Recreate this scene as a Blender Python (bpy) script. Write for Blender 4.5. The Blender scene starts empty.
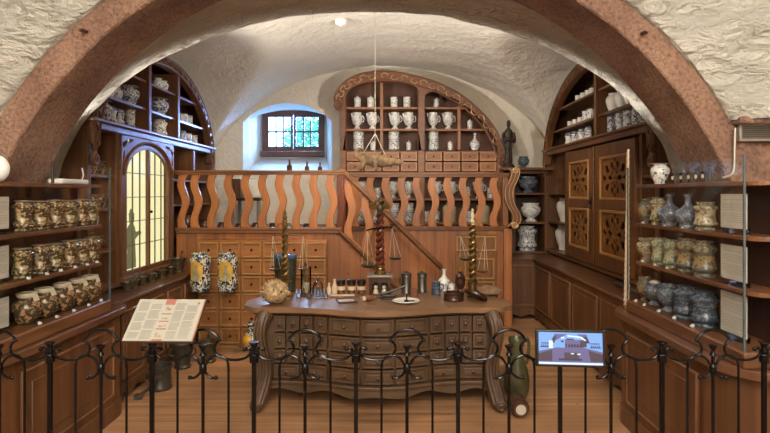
import bpy, bmesh, math, random
from mathutils import Vector, Matrix, noise
random.seed(7)
SC = bpy.context.scene
COL = SC.collection
PI = math.pi

# ------------------------------------------------------------------ camera, world, lights, exposure
F = 540.0                    # focal length in pixels of the 770 px wide frame
CX, CY, H = 390.0, 193.0, 1.6
cam_d = bpy.data.cameras.new('camera')
cam_d.sensor_width = 36.0
cam_d.lens = 36.0 * F / 770.0
cam_d.shift_x = (385.0 - CX) / 770.0
cam_d.shift_y = (CY - 216.5) / 770.0
cam_d.clip_start = 0.05
cam = bpy.data.objects.new('camera', cam_d)
cam.location = (0, 0, H)
cam.rotation_euler = (PI / 2, 0, 0)
COL.objects.link(cam)
SC.camera = cam

SC.view_settings.view_transform = 'Standard'
SC.view_settings.look = 'None'
SC.view_settings.gamma = 1.0
SC.view_settings.use_curve_mapping = False
SC.view_settings.exposure = 0.22
SC.cycles.transparent_max_bounces = 40

w = bpy.data.worlds.new('sky'); SC.world = w
w.use_nodes = True
bgn = w.node_tree.nodes['Background']
bgn.inputs[0].default_value = (0.24, 0.56, 1.0, 1)
bgn.inputs[1].default_value = 10.0

def area(name, loc, target, size, power, col, size_y=None, spread=None):
    l = bpy.data.lights.new(name, 'AREA')
    l.energy = power; l.color = col; l.size = size
    if size_y: l.shape = 'RECTANGLE'; l.size_y = size_y
    if spread: l.spread = spread
    o = bpy.data.objects.new(name, l)
    o.location = loc
    d = Vector(target) - Vector(loc)
    o.rotation_euler = d.to_track_quat('-Z', 'Y').to_euler()
    COL.objects.link(o)
    return o
def spot(name, loc, target, power, col, angle, blend=0.6, rad=0.08):
    l = bpy.data.lights.new(name, 'SPOT')
    l.energy = power; l.color = col; l.spot_size = math.radians(angle); l.spot_blend = blend
    l.shadow_soft_size = rad
    o = bpy.data.objects.new(name, l); o.location = loc
    d = Vector(target) - Vector(loc)
    o.rotation_euler = d.to_track_quat('-Z', 'Y').to_euler()
    COL.objects.link(o)
    return o
WARM = (1.0, 0.86, 0.66)
# visitors' hall lamps on this side of the arch
area('hall_ceiling_lamp', (0.0, -0.6, 3.6), (0, 1.2, 0.4), 2.4, 130, (1.0, 0.93, 0.82), 1.4)
area('hall_lamp_over_arch', (1.6, 1.3, 3.4), (2.2, 3.0, 2.5), 0.5, 17, (1.0, 0.95, 0.86), 0.3)
area('hall_lamp_over_arch', (-1.6, 1.3, 3.4), (-2.3, 3.0, 2.4), 0.5, 12, (1.0, 0.95, 0.86), 0.3)
area('arch_front_fill', (0.4, -2.6, 3.0), (0.1, 3.0, 2.2), 1.6, 150, (1.0, 0.93, 0.82), 0.8)  # added fill from behind the camera, lifts the arch front
# added fill spots, unseen behind the plaster arch, brightening the room
spot('room_fill_spot', (-0.9, 4.26, 3.04), (-1.6, 5.8, 1.2), 68, (1.0, 0.72, 0.40), 75)
spot('room_fill_spot', (0.8, 4.26, 3.04), (0.8, 6.6, 1.5), 85, WARM, 95)
spot('room_fill_spot', (0.0, 4.26, 3.06), (0.0, 4.6, 0.6), 44, WARM, 110)
# more added fill, out of sight behind the piers, to lighten the vault
spot('vault_fill_spot', (-2.36, 3.78, 1.95), (0.4, 6.0, 3.3), 430, (1.0, 0.93, 0.84), 66, 0.9)
spot('vault_fill_spot', (2.03, 3.78, 1.95), (-0.7, 6.0, 3.25), 430, (1.0, 0.93, 0.84), 66, 0.9)
# light of the two display cases' side
spot('hall_spot', (-0.7, 1.2, 3.3), (-2.0, 3.3, 1.2), 45, WARM, 50)
spot('hall_spot', (0.7, 1.2, 3.3), (1.8, 3.2, 1.2), 45, WARM, 50)
# daylight falling through the window
area('window_daylight', (-1.5, 9.7, 3.5), (-1.45, 7.4, 1.7), 1.6, 700, (0.40, 0.66, 1.0), 1.3)
area('window_daylight', (-0.2, 10.6, 3.05), (-2.15, 5.4, 2.12), 0.8, 560, (0.26, 0.40, 1.0), 0.8)
po = area('window_portal', (-1.52, 8.62, 2.52), (-1.52, 7.0, 2.52), 1.1, 1, (1, 1, 1), 0.9)
po.data.cycles.is_portal = True

# ------------------------------------------------------------------ helpers
def srgb(r, g, b):
    f = lambda c: (c / 255 / 12.92) if c <= 10 else ((c / 255 + 0.055) / 1.055) ** 2.4
    return (f(r), f(g), f(b), 1.0)
def P(px, py, d):
    return ((px - CX) * d / F, d, H - (py - CY) * d / F)
def PXX(px, d): return (px - CX) * d / F
def PZ(py, d): return H - (py - CY) * d / F

MATS = {}
def newmat(name):
    m = bpy.data.materials.new(name); m.use_nodes = True
    nt = m.node_tree; b = nt.nodes['Principled BSDF']
    MATS[name] = m
    return m, nt, b
def N(nt, t, **kw):
    n = nt.nodes.new(t)
    for k, v in kw.items():
        if k.startswith('i_'):
            n.inputs[k[2:].replace('_', ' ')].default_value = v
        else: setattr(n, k, v)
    return n
def ramp(nt, fac, stops, interp='LINEAR'):
    r = nt.nodes.new('ShaderNodeValToRGB'); r.color_ramp.interpolation = interp
    e = r.color_ramp.elements
    while len(e) < len(stops): e.new(0.5)
    for el, (p, c) in zip(e, stops): el.position = p; el.color = c
    nt.links.new(fac, r.inputs[0])
    return r
def coords(nt, scale=(1, 1, 1), kind='Object'):
    tc = nt.nodes.new('ShaderNodeTexCoord'); mp = nt.nodes.new('ShaderNodeMapping')
    mp.inputs['Scale'].default_value = scale
    nt.links.new(tc.outputs[kind], mp.inputs['Vector'])
    return mp.outputs[0]
def bump(nt, b, h, strength, dist=0.01):
    n = N(nt, 'ShaderNodeBump'); n.inputs['Strength'].default_value = strength; n.inputs['Distance'].default_value = dist
    nt.links.new(h, n.inputs['Height']); nt.links.new(n.outputs[0], b.inputs['Normal'])
def plain(name, col, rough=0.5, metal=0.0, var=0.25, scale=9, bmp=0.0, spec=0.5):
    m, nt, b = newmat(name)
    v = coords(nt)
    n = N(nt, 'ShaderNodeTexNoise'); n.inputs['Scale'].default_value = scale; n.inputs['Detail'].default_value = 5
    nt.links.new(v, n.inputs['Vector'])
    c0 = tuple(c * (1 - var) for c in col[:3]) + (1,); c1 = tuple(min(1, c * (1 + var)) for c in col[:3]) + (1,)
    r = ramp(nt, n.outputs[0], [(0.3, c0), (0.7, c1)])
    nt.links.new(r.outputs[0], b.inputs['Base Color'])
    b.inputs['Roughness'].default_value = rough; b.inputs['Metallic'].default_value = metal
    b.inputs['Specular IOR Level'].default_value = spec
    if bmp: bump(nt, b, n.outputs[0], bmp)
    return m
def wood(name, col, rough=0.45, axis='z', grain=22, var=0.35, bmp=0.15, plank=None, kind='Object'):
    m, nt, b = newmat(name)
    st = {'x': (0.06, 1, 1), 'y': (1, 0.06, 1), 'z': (1, 1, 0.06)}[axis]
    v = coords(nt, st, kind)
    n = N(nt, 'ShaderNodeTexNoise'); n.inputs['Scale'].default_value = grain; n.inputs['Detail'].default_value = 6; n.inputs['Distortion'].default_value = 0.6
    nt.links.new(v, n.inputs['Vector'])
    n2 = N(nt, 'ShaderNodeTexNoise'); n2.inputs['Scale'].default_value = 2.2; nt.links.new(coords(nt, (1, 1, 1), kind), n2.inputs['Vector'])
    mx = N(nt, 'ShaderNodeMath', operation='MULTIPLY_ADD'); mx.inputs[1].default_value = 0.65
    sc = N(nt, 'ShaderNodeMath', operation='MULTIPLY'); sc.inputs[1].default_value = 0.35
    nt.links.new(n2.outputs[0], sc.inputs[0]); nt.links.new(n.outputs[0], mx.inputs[0]); nt.links.new(sc.outputs[0], mx.inputs[2])
    c0 = tuple(c * (1 - var) for c in col[:3]) + (1,); c1 = tuple(min(1, c * (1 + var)) for c in col[:3]) + (1,)
    r = ramp(nt, mx.outputs[0], [(0.32, c0), (0.68, c1)])
    out = r.outputs[0]
    if plank:                       # plank joints: (axis index across, pitch, darkness)
        ax, pitch, dk = plank
        s = N(nt, 'ShaderNodeSeparateXYZ'); nt.links.new(coords(nt, (1, 1, 1), kind), s.inputs[0])
        dv = N(nt, 'ShaderNodeMath', operation='DIVIDE'); dv.inputs[1].default_value = pitch; nt.links.new(s.outputs[ax], dv.inputs[0])
        fr = N(nt, 'ShaderNodeMath', operation='FRACT'); nt.links.new(dv.outputs[0], fr.inputs[0])
        fl = N(nt, 'ShaderNodeMath', operation='FLOOR'); nt.links.new(dv.outputs[0], fl.inputs[0])
        wn = N(nt, 'ShaderNodeTexWhiteNoise', noise_dimensions='1D'); nt.links.new(fl.outputs[0], wn.inputs['W'])
        vr = N(nt, 'ShaderNodeMapRange'); vr.inputs['To Min'].default_value = 0.78; vr.inputs['To Max'].default_value = 1.2
        nt.links.new(wn.outputs[0], vr.inputs[0])
        jn = ramp(nt, fr.outputs[0], [(0.0, (dk, dk, dk, 1)), (0.035, (1, 1, 1, 1)), (0.965, (1, 1, 1, 1)), (1.0, (dk, dk, dk, 1))])
        m1 = N(nt, 'ShaderNodeMix', data_type='RGBA', blend_type='MULTIPLY'); m1.inputs[0].default_value = 1
        nt.links.new(out, m1.inputs[6]); nt.links.new(jn.outputs[0], m1.inputs[7])
        m2 = N(nt, 'ShaderNodeMix', data_type='RGBA', blend_type='MULTIPLY'); m2.inputs[0].default_value = 1
        nt.links.new(m1.outputs[2], m2.inputs[6]); nt.links.new(vr.outputs[0], m2.inputs[7])
        # knots
        vo = N(nt, 'ShaderNodeTexVoronoi'); vo.inputs['Scale'].default_value = 5.0; nt.links.new(coords(nt, (1, 1, 1), kind), vo.inputs['Vector'])
        kr = ramp(nt, vo.outputs['Distance'], [(0.04, (0.35, 0.3, 0.25, 1)), (0.085, (1, 1, 1, 1))])
        m3 = N(nt, 'ShaderNodeMix', data_type='RGBA', blend_type='MULTIPLY'); m3.inputs[0].default_value = 0.8
        nt.links.new(m2.outputs[2], m3.inputs[6]); nt.links.new(kr.outputs[0], m3.inputs[7])
        out = m3.outputs[2]
    nt.links.new(out, b.inputs['Base Color'])
    b.inputs['Roughness'].default_value = rough
    if bmp: bump(nt, b, n.outputs[0], bmp, 0.004)
    return m
def glaze(name, white, ink, scale=30, thr=0.55, rough=0.22, bands=(), ink2=None, ground=None):
    """tin-glazed ware: ground colour with painted blotches and bands (bands in object z)"""
    m, nt, b = newmat(name)
    v = coords(nt)
    n = N(nt, 'ShaderNodeTexNoise'); n.inputs['Scale'].default_value = scale; n.inputs['Detail'].default_value = 2.0; n.inputs['Distortion'].default_value = 1.2
    nt.links.new(v, n.inputs['Vector'])
    r = ramp(nt, n.outputs[0], [(thr - 0.03, white), (thr + 0.02, ink)] + ([(thr + 0.09, ink2)] if ink2 else []))
    out = r.outputs[0]
    if bands:
        s = N(nt, 'ShaderNodeSeparateXYZ'); nt.links.new(v, s.inputs[0])
        mul = N(nt, 'ShaderNodeMath', operation='MULTIPLY'); mul.inputs[1].default_value = 2.0; nt.links.new(s.outputs[2], mul.inputs[0])
        stops = [(0.0, (0, 0, 0, 1))]
        for z, h in bands:
            stops += [(z * 2, (0, 0, 0, 1)), (z * 2 + 0.002, (1, 1, 1, 1)), ((z + h) * 2, (1, 1, 1, 1)), ((z + h) * 2 + 0.002, (0, 0, 0, 1))]
        br = ramp(nt, mul.outputs[0], stops)
        mx = N(nt, 'ShaderNodeMix', data_type='RGBA'); nt.links.new(br.outputs[0], mx.inputs[0])
        nt.links.new(out, mx.inputs[6]); mx.inputs[7].default_value = ink
        out = mx.outputs[2]
    nt.links.new(out, b.inputs['Base Color'])
    b.inputs['Roughness'].default_value = rough
    return m
def plaster(name, col, bscale=4.0, bstr=0.6, dist=0.04, var=0.1, streak=(1, 1, 1)):
    m, nt, b = newmat(name)
    v = coords(nt, streak)
    n = N(nt, 'ShaderNodeTexNoise'); n.inputs['Scale'].default_value = bscale; n.inputs['Detail'].default_value = 9; n.inputs['Roughness'].default_value = 0.6; n.inputs['Distortion'].default_value = 0.4
    nt.links.new(v, n.inputs['Vector'])
    n2 = N(nt, 'ShaderNodeTexNoise'); n2.inputs['Scale'].default_value = 1.4; n2.inputs['Detail'].default_value = 4; nt.links.new(coords(nt), n2.inputs['Vector'])
    c0 = tuple(c * (1 - var) for c in col[:3]) + (1,); c1 = tuple(min(1, c * (1 + var)) for c in col[:3]) + (1,)
    r = ramp(nt, n2.outputs[0], [(0.35, c0), (0.65, c1)])
    nt.links.new(r.outputs[0], b.inputs['Base Color'])
    b.inputs['Roughness'].default_value = 0.92; b.inputs['Specular IOR Level'].default_value = 0.15
    bump(nt, b, n.outputs[0], bstr, dist)
    return m
def glassmat(name, tint=(1, 1, 1, 1), refl=0.9):
    m = bpy.data.materials.new(name); m.use_nodes = True; MATS[name] = m
    nt = m.node_tree; nt.nodes.remove(nt.nodes['Principled BSDF'])
    o = nt.nodes['Material Output']
    t = N(nt, 'ShaderNodeBsdfTransparent'); t.inputs[0].default_value = tint
    g = N(nt, 'ShaderNodeBsdfGlossy'); g.inputs['Roughness'].default_value = 0.03
    fr = N(nt, 'ShaderNodeFresnel'); fr.inputs[0].default_value = 1.35
    mu = N(nt, 'ShaderNodeMath', operation='MULTIPLY'); mu.inputs[1].default_value = refl
    mx = N(nt, 'ShaderNodeMixShader')
    nt.links.new(fr.outputs[0], mu.inputs[0]); nt.links.new(mu.outputs[0], mx.inputs[0])
    nt.links.new(t.outputs[0], mx.inputs[1]); nt.links.new(g.outputs[0], mx.inputs[2]); nt.links.new(mx.outputs[0], o.inputs[0])
    return m
def emit(name, col, strength):
    m, nt, b = newmat(name)
    b.inputs['Base Color'].default_value = (0.02, 0.02, 0.02, 1)
    b.inputs['Emission Color'].default_value = col; b.inputs['Emission Strength'].default_value = strength
    return m

class MB:
    """collects shapes into one mesh"""
    def __init__(s, M=None):
        s.bm = bmesh.new(); s.M = M
    def v(s, p):
        p = Vector(p)
        return s.bm.verts.new(s.M @ p if s.M is not None else p)
    def f(s, vs):
        try: return s.bm.faces.new(vs)
        except ValueError: return None
    def box(s, x0, x1, y0, y1, z0, z1):
        vs = [s.v((x, y, z)) for x in (x0, x1) for y in (y0, y1) for z in (z0, z1)]
        for q in ((0, 1, 3, 2), (4, 6, 7, 5), (0, 4, 5, 1), (2, 3, 7, 6), (0, 2, 6, 4), (1, 5, 7, 3)):
            s.f([vs[i] for i in q])
        return s
    def obox(s, c, size, rot=None):
        hx, hy, hz = (q / 2 for q in size)
        R = rot if rot is not None else Matrix.Identity(3)
        vs = [s.v(Vector(c) + R @ Vector((x, y, z))) for x in (-hx, hx) for y in (-hy, hy) for z in (-hz, hz)]
        for q in ((0, 1, 3, 2), (4, 6, 7, 5), (0, 4, 5, 1), (2, 3, 7, 6), (0, 2, 6, 4), (1, 5, 7, 3)):
            s.f([vs[i] for i in q])
        return s
    def prism(s, pts, a, b, plane='xz', holes=()):
        """2-D outline (with holes) extruded from a to b along the axis left over"""
        mp = {'xz': lambda p, t: (p[0], t, p[1]), 'xy': lambda p, t: (p[0], p[1], t), 'yz': lambda p, t: (t, p[0], p[1])}[plane]
        loops = [list(pts)] + [list(h) for h in holes]
        if not holes and len(pts) <= 4:
            tris = [list(range(len(pts)))]
        else:
            t = bmesh.new(); idx = {}; k = 0; es = []
            for lp in loops:
                vs = []
                for p in lp:
                    q = t.verts.new((p[0], p[1], 0)); idx[q] = k; k += 1; vs.append(q)
                for i in range(len(vs)): es.append(t.edges.new((vs[i], vs[(i + 1) % len(vs)])))
            bmesh.ops.triangle_fill(t, use_beauty=True, use_dissolve=False, edges=es, normal=(0, 0, 1))
            tris = [[idx[q] for q in fc.verts] for fc in t.faces]
            t.free()
        flat = [p for lp in loops for p in lp]
        A = [s.v(mp(p, a)) for p in flat]; B = [s.v(mp(p, b)) for p in flat]
        for tr in tris:
            s.f([A[i] for i in tr]); s.f([B[i] for i in reversed(tr)])
        k = 0
        for lp in loops:
            n = len(lp)
            for i in range(n):
                j = (i + 1) % n
                s.f([A[k + i], A[k + j], B[k + j], B[k + i]])
            k += n
        return s
    def lathe(s, prof, n=20, c=(0, 0, 0), sx=1.0, sy=1.0, cap=True):
        rings = []
        for r, z in prof:
            if r < 1e-5: rings.append([s.v((c[0], c[1], c[2] + z))])
            else: rings.append([s.v((c[0] + r * sx * math.cos(2 * PI * i / n), c[1] + r * sy * math.sin(2 * PI * i / n), c[2] + z)) for i in range(n)])
        for a, b in zip(rings, rings[1:]):
            if len(a) == 1 and len(b) == 1: continue
            for i in range(n):
                j = (i + 1) % n
                if len(a) == 1: s.f([a[0], b[j], b[i]])
                elif len(b) == 1: s.f([a[i], a[j], b[0]])
                else: s.f([a[i], a[j], b[j], b[i]])
        if cap:
            for rg in (rings[0], rings[-1]):
                if len(rg) > 1: s.f(rg)
        return s
    def tube(s, pts, r, n=8, closed=False, flat=1.0):
        pts = [Vector(p) for p in pts]; m = len(pts)
        rr = r if isinstance(r, (list, tuple)) else [r] * m
        rings = []; up = None
        for i, p in enumerate(pts):
            if closed: t = pts[(i + 1) % m] - pts[i - 1]
            else: t = pts[min(i + 1, m - 1)] - pts[max(i - 1, 0)]
            if t.length < 1e-9: t = Vector((0, 0, 1))
            t.normalize()
            if up is None: up = Vector((0, 1, 0)) if abs(t.y) < 0.9 else Vector((1, 0, 0))
            a = (up - t * up.dot(t)).normalized(); b = t.cross(a); up = a
            rings.append([s.v(p + (a * math.cos(2 * PI * k / n) * flat + b * math.sin(2 * PI * k / n)) * rr[i]) for k in range(n)])
        for i in range(m if closed else m - 1):
            A, B = rings[i], rings[(i + 1) % m]
            for k in range(n): s.f([A[k], A[(k + 1) % n], B[(k + 1) % n], B[k]])
        if not closed: s.f(rings[0]); s.f(rings[-1])
        return s
    def ball(s, c, r, n=12, sx=1, sy=1, sz=1):
        m = max(5, n // 2)
        return s.lathe([(r * math.sin(PI * i / m), -r * sz * math.cos(PI * i / m)) for i in range(m + 1)], n, c, sx, sy)
    def build(s, name, mat, parent=None, bevel=0.0, smooth=True, local=False, angle=40):
        o_ = world_of(parent) if (parent is not None and not local) else Vector((0, 0, 0))
        bm = s.bm
        if o_.length: bmesh.ops.translate(bm, verts=bm.verts[:], vec=-o_)
        bmesh.ops.recalc_face_normals(bm, faces=bm.faces[:])
        me = bpy.data.meshes.new(name); bm.to_mesh(me); bm.free()
        me.materials.append(MATS[mat] if isinstance(mat, str) else mat)
        if smooth:
            me.shade_smooth()
            me.set_sharp_from_angle(angle=math.radians(angle))
        o = bpy.data.objects.new(name, me); COL.objects.link(o)
        if parent is not None: o.parent = parent
        if bevel:
            md = o.modifiers.new('edge', 'BEVEL'); md.width = bevel; md.segments = 2; md.limit_method = 'ANGLE'; md.angle_limit = math.radians(50)
        return o
def world_of(o):
    t = Vector((0, 0, 0))
    while o is not None:
        t += Vector(o.location); o = o.parent
    return t
def catmull(pts, n=6):
    pts = [Vector(p) for p in pts]; out = []
    for i in range(len(pts) - 1):
        p0, p1, p2, p3 = pts[max(i - 1, 0)], pts[i], pts[i + 1], pts[min(i + 2, len(pts) - 1)]
        for k in range(n):
            t = k / n
            out.append(0.5 * ((2 * p1) + (p2 - p0) * t + (2 * p0 - 5 * p1 + 4 * p2 - p3) * t * t + (3 * p1 - p0 - 3 * p2 + p3) * t ** 3))
    out.append(pts[-1])
    return out
def tag(o, label, cat, group=None, kind=None):
    o['label'] = label; o['category'] = cat
    if group: o['group'] = group
    if kind: o['kind'] = kind
    return o
def thing(name, label, cat, loc=(0, 0, 0), rz=0, group=None):
    o = bpy.data.objects.new(name, None); COL.objects.link(o)
    o.location = loc; o.rotation_euler = (0, 0, rz); o.empty_display_size = 0.1
    return tag(o, label, cat, group)
def struct(o):
    o['kind'] = 'structure'; return o
def dup(root):
    def cp(o, par):
        c = o.copy(); COL.objects.link(c); c.parent = par
        if par is not None: c.matrix_parent_inverse = o.matrix_parent_inverse.copy()
        for ch in list(o.children): cp(ch, c)
        return c
    return cp(root, None)
PROTO = {}
def sub(name, parent, loc):
    o = bpy.data.objects.new(name, None); COL.objects.link(o); o.parent = parent
    o.location = Vector(loc) - world_of(parent); o.empty_display_size = 0.1
    return o
def inst(key, maker, loc, label, cat, group=None, rz=0.0, scale=1.0):
    if key not in PROTO:
        PROTO[key] = o = maker()
    else: o = dup(PROTO[key])
    o.location = loc; o.rotation_euler = (0, 0, rz)
    o.scale = (scale, scale, scale)
    tag(o, label, cat, group)
    return o
ORD = ['first', 'second', 'third', 'fourth', 'fifth', 'sixth', 'seventh', 'eighth', 'ninth', 'tenth', 'eleventh', 'twelfth']
def arc(cx, cz, a, b, t0, t1, n):
    return [(cx + a * math.cos(t0 + (t1 - t0) * i / n), cz + b * math.sin(t0 + (t1 - t0) * i / n)) for i in range(n + 1)]
def circ(cx, cy, r, n=12): return [(cx + r * math.cos(2 * PI * i / n), cy + r * math.sin(2 * PI * i / n)) for i in range(n)]
def spiral(cx, cz, r0, r1, t0, turns, n=22):
    return [(cx + (r0 + (r1 - r0) * i / n) * math.cos(t0 + turns * 2 * PI * i / n), cz + (r0 + (r1 - r0) * i / n) * math.sin(t0 + turns * 2 * PI * i / n)) for i in range(n + 1)]

# ------------------------------------------------------------------ materials
plaster('vault_plaster', srgb(224, 216, 202), 11.0, 0.55, 0.06, 0.05)
plaster('rough_plaster', srgb(216, 211, 198), 11.0, 1.0, 0.22, 0.08, (0.8, 1, 1.5))
plaster('hall_plaster', srgb(222, 214, 200), 3, 0.3, 0.03)
plaster('niche_plaster', srgb(206, 208, 208), 4, 0.5, 0.04, 0.05)
m, nt, b = newmat('sandstone')
v = coords(nt)
n1 = N(nt, 'ShaderNodeTexNoise'); n1.inputs['Scale'].default_value = 48; n1.inputs['Detail'].default_value = 8; n1.inputs['Roughness'].default_value = 0.65
n2 = N(nt, 'ShaderNodeTexNoise'); n2.inputs['Scale'].default_value = 3.0; n2.inputs['Detail'].default_value = 6
nt.links.new(v, n1.inputs['Vector']); nt.links.new(v, n2.inputs['Vector'])
r = ramp(nt, n2.outputs[0], [(0.3, srgb(122, 92, 76)), (0.5, srgb(146, 112, 92)), (0.72, srgb(166, 134, 112))])
gr = ramp(nt, n1.outputs[0], [(0.32, (0.5, 0.46, 0.44, 1)), (0.5, (0.95, 0.95, 0.95, 1)), (0.66, (1.25, 1.22, 1.2, 1))])
gm = N(nt, 'ShaderNodeMix', data_type='RGBA', blend_type='MULTIPLY'); gm.inputs[0].default_value = 1
nt.links.new(r.outputs[0], gm.inputs[6]); nt.links.new(gr.outputs[0], gm.inputs[7])
nt.links.new(gm.outputs[2], b.inputs['Base Color']); b.inputs['Roughness'].default_value = 0.9
bump(nt, b, n1.outputs[0], 1.0, 0.03)
wood('floor_boards', srgb(166, 124, 88), 0.5, 'x', 16, 0.42, 0.1, (1, 0.135, 0.28))
wood('cabinet_wood', srgb(98, 64, 38), 0.42, 'z', 20, 0.5)
wood('cabinet_wood_level', srgb(104, 68, 42), 0.36, 'y', 20, 0.5)
wood('cabinet_wood_across', srgb(104, 68, 42), 0.38, 'x', 20, 0.5)
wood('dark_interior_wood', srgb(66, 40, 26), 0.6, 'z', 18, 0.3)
wood('door_wood', srgb(100, 64, 34), 0.4, 'z', 18, 0.5)
wood('panel_wood', srgb(122, 80, 38), 0.42, 'z', 14, 0.4)
wood('gold_moulding', srgb(160, 116, 66), 0.4, 'z', 20, 0.3)
wood('light_moulding', srgb(122, 84, 54), 0.4, 'z', 20, 0.3)
wood('plank_wood', srgb(146, 90, 50), 0.45, 'z', 16, 0.35, 0.12, (0, 0.105, 0.3))
wood('slat_wood', srgb(158, 98, 52), 0.42, 'z', 14, 0.3)
wood('rail_wood', srgb(122, 78, 46), 0.38, 'x', 16, 0.3)
wood('back_cabinet_wood', srgb(144, 96, 64), 0.45, 'x', 16, 0.3)
wood('arch_wood', srgb(112, 70, 46), 0.45, 'x', 16, 0.3)
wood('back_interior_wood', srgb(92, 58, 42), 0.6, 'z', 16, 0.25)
wood('drawer_wood', srgb(176, 124, 80), 0.42, 'x', 16, 0.35)
wood('drawer_wall_wood', srgb(146, 94, 50), 0.42, 'x', 16, 0.35)
wood('desk_wood', srgb(86, 65, 45), 0.42, 'x', 16, 0.38, 0.2)
wood('desk_wood_upright', srgb(84, 62, 42), 0.45, 'z', 14, 0.38, 0.25)
wood('desk_top_wood', srgb(128, 96, 70), 0.3, 'x', 14, 0.3, 0.12)
wood('counter_wood', srgb(98, 66, 46), 0.28, 'y', 18, 0.5, 0.1)
wood('turned_dark_wood', srgb(62, 36, 24), 0.3, 'z', 14, 0.3)
wood('twist_wood', srgb(94, 44, 26), 0.25, 'z', 14, 0.3)
wood('carved_gilt_wood', srgb(112, 72, 42), 0.4, 'z', 14, 0.3)
plain('gilt_edge', srgb(176, 142, 98), 0.35, 0.2)
plain('iron', srgb(13, 12, 14), 0.22, 0.5, 0.3, 30)
plain('lead_came', srgb(96, 84, 56), 0.6)
plain('cast_iron', srgb(66, 60, 52), 0.45, 0.3, 0.3, 25, 0.1)
plain('bronze', srgb(78, 68, 50), 0.4, 0.4, 0.35, 20)
plain('brass', srgb(142, 116, 70), 0.3, 0.85, 0.35, 20)
plain('pewter', srgb(104, 98, 90), 0.38, 0.8, 0.25, 15)
plain('statue_bronze', srgb(54, 44, 36), 0.55, 0.3, 0.35, 12, 0.2)
plain('hide', srgb(104, 80, 54), 0.8, 0, 0.55, 26, 0.8)
plain('blowfish_skin', srgb(176, 148, 108), 0.8, 0, 0.55, 34, 1.0)
plain('cord', srgb(190, 180, 160), 0.8)
plain('white_paint', srgb(228, 226, 222), 0.35, 0, 0.04)
plain('card', srgb(186, 182, 170), 0.75, 0, 0.04)
plain('print_ink', srgb(146, 143, 134), 0.8, 0, 0.1)
plain('board_paper', srgb(160, 156, 143), 0.75, 0, 0.03)
plain('board_ink', srgb(132, 129, 120), 0.8, 0, 0.1)
plain('print_brown', srgb(150, 136, 112), 0.8, 0, 0.5, 120)
plain('red_print', srgb(150, 94, 78), 0.7, 0, 0.1)
plain('black_plastic', srgb(18, 18, 20), 0.35, 0, 0.1)
plain('black_board', srgb(60, 46, 36), 0.5, 0, 0.1)
plain('grey_metal', srgb(146, 138, 128), 0.4, 0.5, 0.1)
plain('burlap', srgb(132, 102, 76), 0.9, 0, 0.3, 40, 0.5)
plain('green_glaze', srgb(74, 72, 46), 0.3, 0, 0.4, 10)
plain('brown_glaze', srgb(84, 52, 34), 0.35, 0, 0.35, 10)
plain('dark_drum', srgb(72, 72, 60), 0.35, 0.3, 0.35, 14)
plain('drum_lid_sheen', srgb(96, 136, 186), 0.12, 0.5, 0.1)  # blue window reflection put into the lid colour
plain('cork', srgb(120, 74, 44), 0.8, 0, 0.35, 30, 0.3)
plain('dark_stone', srgb(70, 66, 62), 0.6, 0, 0.3, 20)
plain('window_paint', srgb(92, 60, 52), 0.45, 0, 0.2)
plain('white_ware', srgb(226, 224, 214), 0.2, 0, 0.05)
plain('cream_ware', srgb(206, 192, 160), 0.3, 0, 0.1)
plain('leaf', srgb(74, 132, 96), 0.6, 0, 0.4, 3)
plain('amber_glass', srgb(98, 60, 34), 0.12, 0, 0.3)
plain('paper_collar', srgb(214, 202, 176), 0.8, 0, 0.1)
plain('jar_cover', srgb(116, 104, 84), 0.5, 0, 0.3, 30)
plain('glass_edge', srgb(78, 88, 90), 0.2, 0, 0.1)
plain('old_paper', srgb(208, 186, 156), 0.8, 0, 0.15)
W1, BL = srgb(222, 220, 212), srgb(60, 74, 116)
glaze('blue_white', W1, BL, 44, 0.56)
glaze('blue_white_banded', W1, BL, 38, 0.575, 0.2, ((0.012, 0.008), (0.13, 0.008), (0.155, 0.006)))
glaze('blue_white_fine', srgb(224, 222, 214), srgb(58, 74, 128), 60, 0.6)
glaze('blue_white_dense', srgb(204, 204, 198), srgb(66, 78, 108), 46, 0.50)
glaze('slate_ware', srgb(80, 88, 100), srgb(124, 132, 138), 40, 0.56)
glaze('navy_ware', srgb(58, 66, 80), srgb(98, 108, 118), 42, 0.55, 0.25, ((0.06, 0.006), (0.115, 0.006)))
glaze('tan_ware', srgb(168, 152, 122), srgb(108, 102, 84), 40, 0.5, 0.25, ((0.02, 0.008), (0.13, 0.01)))
glaze('gold_ware', srgb(142, 120, 82), srgb(84, 84, 76), 36, 0.5, 0.25, ((0.03, 0.02), (0.12, 0.02)))
glaze('green_ware', srgb(160, 156, 128), srgb(104, 112, 88), 40, 0.5, 0.25)
glaze('bronze_ware', srgb(66, 54, 38), srgb(110, 88, 56), 38, 0.52, 0.25, ((0.045, 0.010),), srgb(176, 154, 116))
glaze('bronze_ware_green', srgb(62, 54, 36), srgb(102, 92, 60), 40, 0.51, 0.25, ((0.045, 0.010),), srgb(170, 146, 106))
glaze('globe_ware', srgb(64, 56, 42), srgb(112, 98, 66), 36, 0.52, 0.2, (), srgb(176, 130, 90))
glaze('majolica', srgb(206, 200, 178), srgb(44, 52, 76), 36, 0.49, 0.22)
plain('majolica_yellow', srgb(206, 160, 62), 0.25, 0, 0.2, 14)
plain('majolica_figure', srgb(150, 140, 110), 0.3, 0, 0.45, 30)
glassmat('pane_glass', (0.98, 0.985, 0.98, 1), 0.10)
glassmat('clear_glass', (0.86, 0.89, 0.9, 1), 1.0)
glassmat('window_glass', (0.96, 0.98, 1.0, 1), 0.08)
emit('lit_window_panel', (1.0, 0.90, 0.46, 1), 0.95)
plain('silhouette', srgb(92, 84, 50), 0.9, 0, 0.1)

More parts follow.
